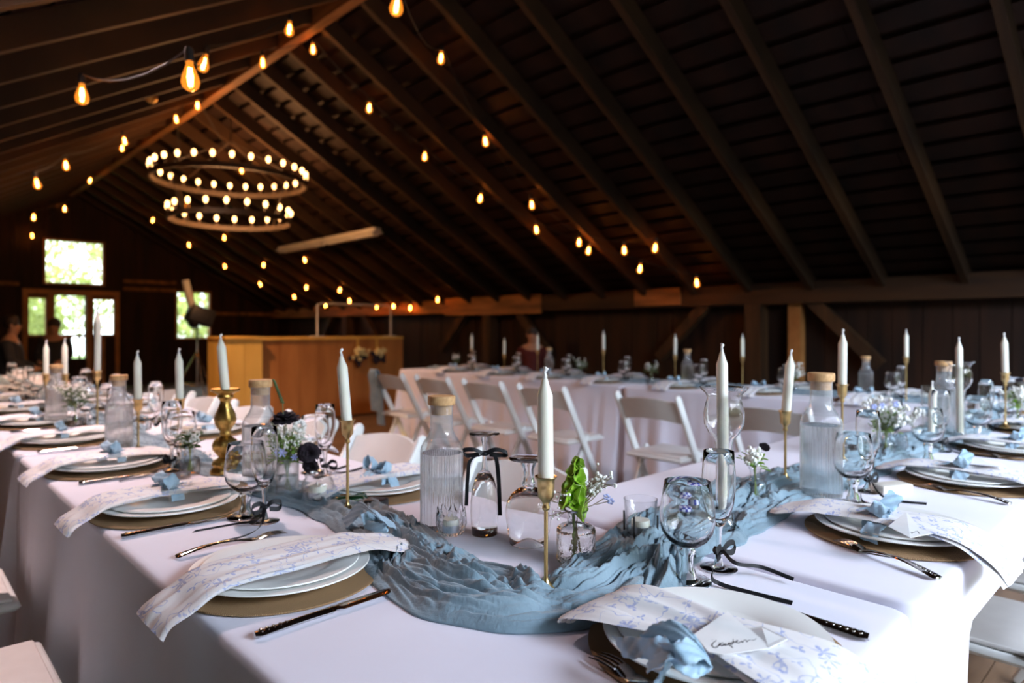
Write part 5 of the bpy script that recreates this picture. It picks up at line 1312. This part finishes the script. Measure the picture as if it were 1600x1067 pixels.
# dark glass favours behind slender candlestick
for (u, v, mt, lb, a, s) in ((548, 793, M_greenglass, 'dark green glass block beside the slender candlestick', .3, (.038, .022, .022)), (588, 796, M_blackmetal, 'small black box right of the green glass block', -.2, (.024, .020, .020))):
    x, y = at(u, v, ZT+.002); m = MB().box(-s[0], s[0], -s[1], s[1], 0, s[2]*1.3, b=.005)
    single('favour_box', m.mesh('favour_box', mt, 40), lb, 'box', (x, y, ZT+.002), math.radians(-45)+a)
x, y = at(1392, 768, ZB); m = MB().box(-.046, .046, -.024, .024, .001, .021, b=.002)
single('gift_box', m.mesh('gift_box', M_beige, 40), 'beige gift box lying beside the first goblet of the right-hand table', 'box', (x, y, ZB), -.5)
x, y = at(1553, 698, ZB); single('gift_box', m.mesh('gift_box', M_beige, 40), 'beige gift box beyond the upper plates of the right-hand table', 'box', (x, y, ZB), -.5)

# ------------------------------------------------------------------ folding chairs
def chair_kit():
    H, sl = .80, None; parts = []
    a = Vector((0, -.235, .80)); f = Vector((0, .20, 0)); L = (f-a).length; ang = math.atan2(f.y-a.y, a.z-f.z)
    for s in (-1, 1):
        M = T(s*.205, f.y, 0) @ Rx(ang)
        m = MB().box(-.012, .012, -.023, .023, 0, L-.01, M, b=.009); m.ball((0, 0, L-.014), .0235, 10, 8, (.52, 1, 1), M)
        parts.append(('leg', m.mesh('leg', M_chair, 50)))
    b_ = Vector((0, -.215, 0)); t_ = Vector((0, .03, .47)); L2 = (t_-b_).length; an2 = math.atan2(-(t_.y-b_.y), t_.z)
    for s in (-1, 1):
        m = MB().box(-.011, .011, -.018, .018, 0, L2, T(s*.178, b_.y, 0) @ Rx(an2), b=.006); parts.append(('leg', m.mesh('leg', M_chair, 50)))
    seat = MB().box(-.190, .190, -.175, .205, .425, .447, b=.012); parts.append(('seat', seat.mesh('seat', M_chair, 50), None, [('seat_pad', MB().box(-.172, .172, -.155, .188, .447, .458, b=.006).mesh('seat_pad', M_seat, 50))]))
    K = 20; vs = []; fs = []
    for i in range(K+1):
        x = lerp(-.198, .198, i/K); c = 1-(x/.198)**2; yb = -.035*c; top_ = .765+.022*c; bot_ = .640+.026*c
        for z, o in ((bot_, 0), (bot_, .014), (top_, .014), (top_, 0)):
            yy = a.y+(.80-z)/.80*.435+yb; vs.append((x, yy+o-.007, z))
    for i in range(K):
        for j in range(4): p = i*4+j; q = i*4+(j+1) % 4; fs.append((p, p+4, q+4, q))
    fs += [(0, 1, 2, 3), tuple(reversed(range(K*4, K*4+4)))]
    parts.append(('backrest', MB().add(vs, fs).mesh('backrest', M_chair, 40)))
    m = MB().tube([(-.205, .12, .147), (.205, .12, .147)], .009, 8); parts.append(('stretcher', m.mesh('stretcher', M_chair)))
    m = MB().tube([(-.178, -.16, .10), (.178, -.16, .10)], .009, 8); parts.append(('stretcher', m.mesh('stretcher', M_chair)))
    return ('folding_chair', 'chair', parts)
KC = chair_kit()
def chair(x, y, ang, label, group): inst(KC, label, (x, y, 0), ang, group)
G = 'white folding chairs'
for y, lb in ((4.83, 'white folding chair nearest the pine bar, with a blue cloth on its back'), (4.22, 'white folding chair, second right of the pine bar on the rear row'), (3.62, 'white folding chair behind the ribbed carafe on the rear row'),
              (3.03, 'white folding chair directly behind the front candle'), (2.2, 'white folding chair with its seat in view between front candle and glass vase'), (1.5, 'white folding chair behind the tall glass candle vase')):
    chair(3.385, y, AO, lb, G)
for y, lb in ((1.345, 'white folding chair behind the upside-down glasses, tucked at the inner corner'), (2.055, 'white folding chair whose curved back shows right of the slender candlestick'), (2.66, 'white folding chair behind the flute and dark flowers'),
              (3.28, 'white folding chair right of the thick gold candlestick'), (3.92, 'white folding chair left of the golden bar panel, nearer one'), (4.55, 'white folding chair left of the golden bar panel, farther one')):
    chair(1.115, y, AI, lb, G)
for y, lb in ((1.70, 'white folding chair whose seat shows at the bottom left corner'), (2.36, 'white folding chair cut by the left frame edge')): chair(.075, y, AO, lb, G)
for x, lb in ((2.0, 'white folding chair whose bright seat shows at the lower right'), (2.52, 'white folding chair second at the right frame edge'), (3.1, 'white folding chair third at the right frame edge, beside the table')): chair(x, .235, 0, lb, G)
# blue cloth over chair back
m = MB(); P = smooth([(3.15, 5.035, .46), (3.14, 5.035, .62), (3.125, 5.035, .78), (3.145, 5.035, .822), (3.17, 5.035, .78), (3.20, 5.035, .60), (3.22, 5.035, .33)], 6)
m.strip(P, (0, 1, 0), .11, .004, nw=10, wave=.004); single('blue_shawl', m.mesh('blue_shawl', M_runner, 60), 'blue grey cloth draped over the chair back nearest the pine bar', 'cloth')

# ------------------------------------------------------------------ seated people far away
def skin_mesh(joints, edges, radii, name, mat, root=0, sub=2):
    me = bpy.data.meshes.new(name); me.from_pydata(joints, edges, []); o = bpy.data.objects.new(name, me); COL.objects.link(o)
    sk = o.modifiers.new('s', 'SKIN'); sk.use_smooth_shade = True
    for i, r in enumerate(radii):
        me.skin_vertices[0].data[i].radius = (r, r) if not isinstance(r, tuple) else r
        me.skin_vertices[0].data[i].use_root = (i == root)
    ss = o.modifiers.new('b', 'SUBSURF'); ss.levels = sub; ss.render_levels = sub
    dg = bpy.context.evaluated_depsgraph_get(); m2 = bpy.data.meshes.new_from_object(o.evaluated_get(dg)); m2.name = name
    bpy.data.objects.remove(o, do_unlink=True); m2.materials.clear(); m2.materials.append(mat)
    m2.polygons.foreach_set('use_smooth', [True]*len(m2.polygons)); return m2
def person(loc, ang, cloth, label, s=1.0):
    # seated, facing local +y, hands on the lap; head slightly turned
    J = [(0, 0, .52), (0, -.02, .68), (0, -.04, .88), (0, -.03, 1.02), (0, -.01, 1.10), (0, .015, 1.17), (0, .01, 1.25),      # 0-6 pelvis..head
         (.17, -.03, .99), (.23, .02, .76), (.14, .22, .66), (.09, .29, .65),                                             # 7-10 right arm
         (-.17, -.03, .99), (-.23, .02, .76), (-.14, .22, .66), (-.09, .29, .65),
         (.10, .02, .52), (.13, .42, .52), (.13, .40, .10), (.13, .50, .04), (-.10, .02, .52), (-.13, .42, .52), (-.13, .40, .10), (-.13, .50, .04)]
    E = [(0, 1), (1, 2), (2, 3), (3, 4), (4, 5), (5, 6), (3, 7), (7, 8), (8, 9), (9, 10), (3, 11), (11, 12), (12, 13), (13, 14), (0, 15), (15, 16), (16, 17), (17, 18), (0, 19), (19, 20), (20, 21), (21, 22)]
    R = [.15, .13, .15, .11, .05, .075, .088, .055, .042, .032, .028, .055, .042, .032, .028, .085, .062, .040, .032, .085, .062, .040, .032]
    body = skin_mesh(J, E, R, 'body', M_skin)
    idx = [0, 1, 2, 3, 7, 8, 9, 11, 12, 13, 15, 16, 17, 19, 20, 21]; mp = {o: n for n, o in enumerate(idx)}
    E2 = [(mp[a], mp[b]) for a, b in E if a in mp and b in mp]; R2 = [R[i]*1.12+.012 for i in idx]
    coat = skin_mesh([J[i] for i in idx], E2, R2, 'suit', cloth)
    r = link('person', None, None, loc, ang, s); props(r, label, 'person'); b = link('body', body, r); link('suit', coat, r)
    hd = MB().ball((0, -.012, 1.262), .098, 14, 10, (.92, 1.0, 1.05)); hd.v = [v for v in hd.v]
    hd2 = MB(); hd2.v = [(x, y if y < .055 else .055+(y-.055)*.2, z) for x, y, z in hd.v]; hd2.f = hd.f
    link('hair', hd2.mesh('hair', M_hair, 180), r)
    face = MB(); face.ball((.032, .082, 1.235), .009, 8, 6); face.ball((-.032, .082, 1.235), .009, 8, 6)
    link('eyes', face.mesh('eyes', M_hair), r)
    nose = MB().ball((0, .095, 1.212), .012, 8, 6, (.7, 1, 1.4)); nose.ball((.085, .0, 1.22), .018, 8, 6, (.4, 1, 1.4)); nose.ball((-.085, .0, 1.22), .018, 8, 6, (.4, 1, 1.4)); nose.ball((0, .083, 1.178), .018, 8, 6, (1.2, .4, .3))
    link('nose_and_ears', nose.mesh('nose_and_ears', M_skin), r)
def stool(x, y, label):
    m = MB().box(-.2, .2, -.2, .2, .325, .365, b=.008)
    k = ('wooden_stool', 'stool', [('seat', m.mesh('seat', M_pine_dark, 0))]+[('leg', MB().box(sx*.16-.02, sx*.16+.02, sy*.16-.02, sy*.16+.02, 0, .325).mesh('leg', M_pine_dark, 0)) for sx in (-1, 1) for sy in (-1, 1)])
    inst(k, label, (x, y, 0))
px, py, _ = ray(85, 520, 10.6); person((px, py, 0), PI*.85, M_darkcloth, 'person in a dark suit seated in front of the far door'); stool(px, py-.0, 'wooden stool under the person in the dark suit')
px, py, _ = ray(832, 520, 9.1); person((px, py, 0), PI*.75, M_redcloth, 'person in dark red seated by the side wall behind the rear row', .9); stool(px, py, 'wooden stool under the person in dark red')
px, py, _ = ray(20, 530, 8.6); person((px, py, 0), -PI*.6, M_darkcloth, 'person in dark clothes seated at the left frame edge beyond the left row'); stool(px, py, 'wooden stool under the person at the left frame edge')
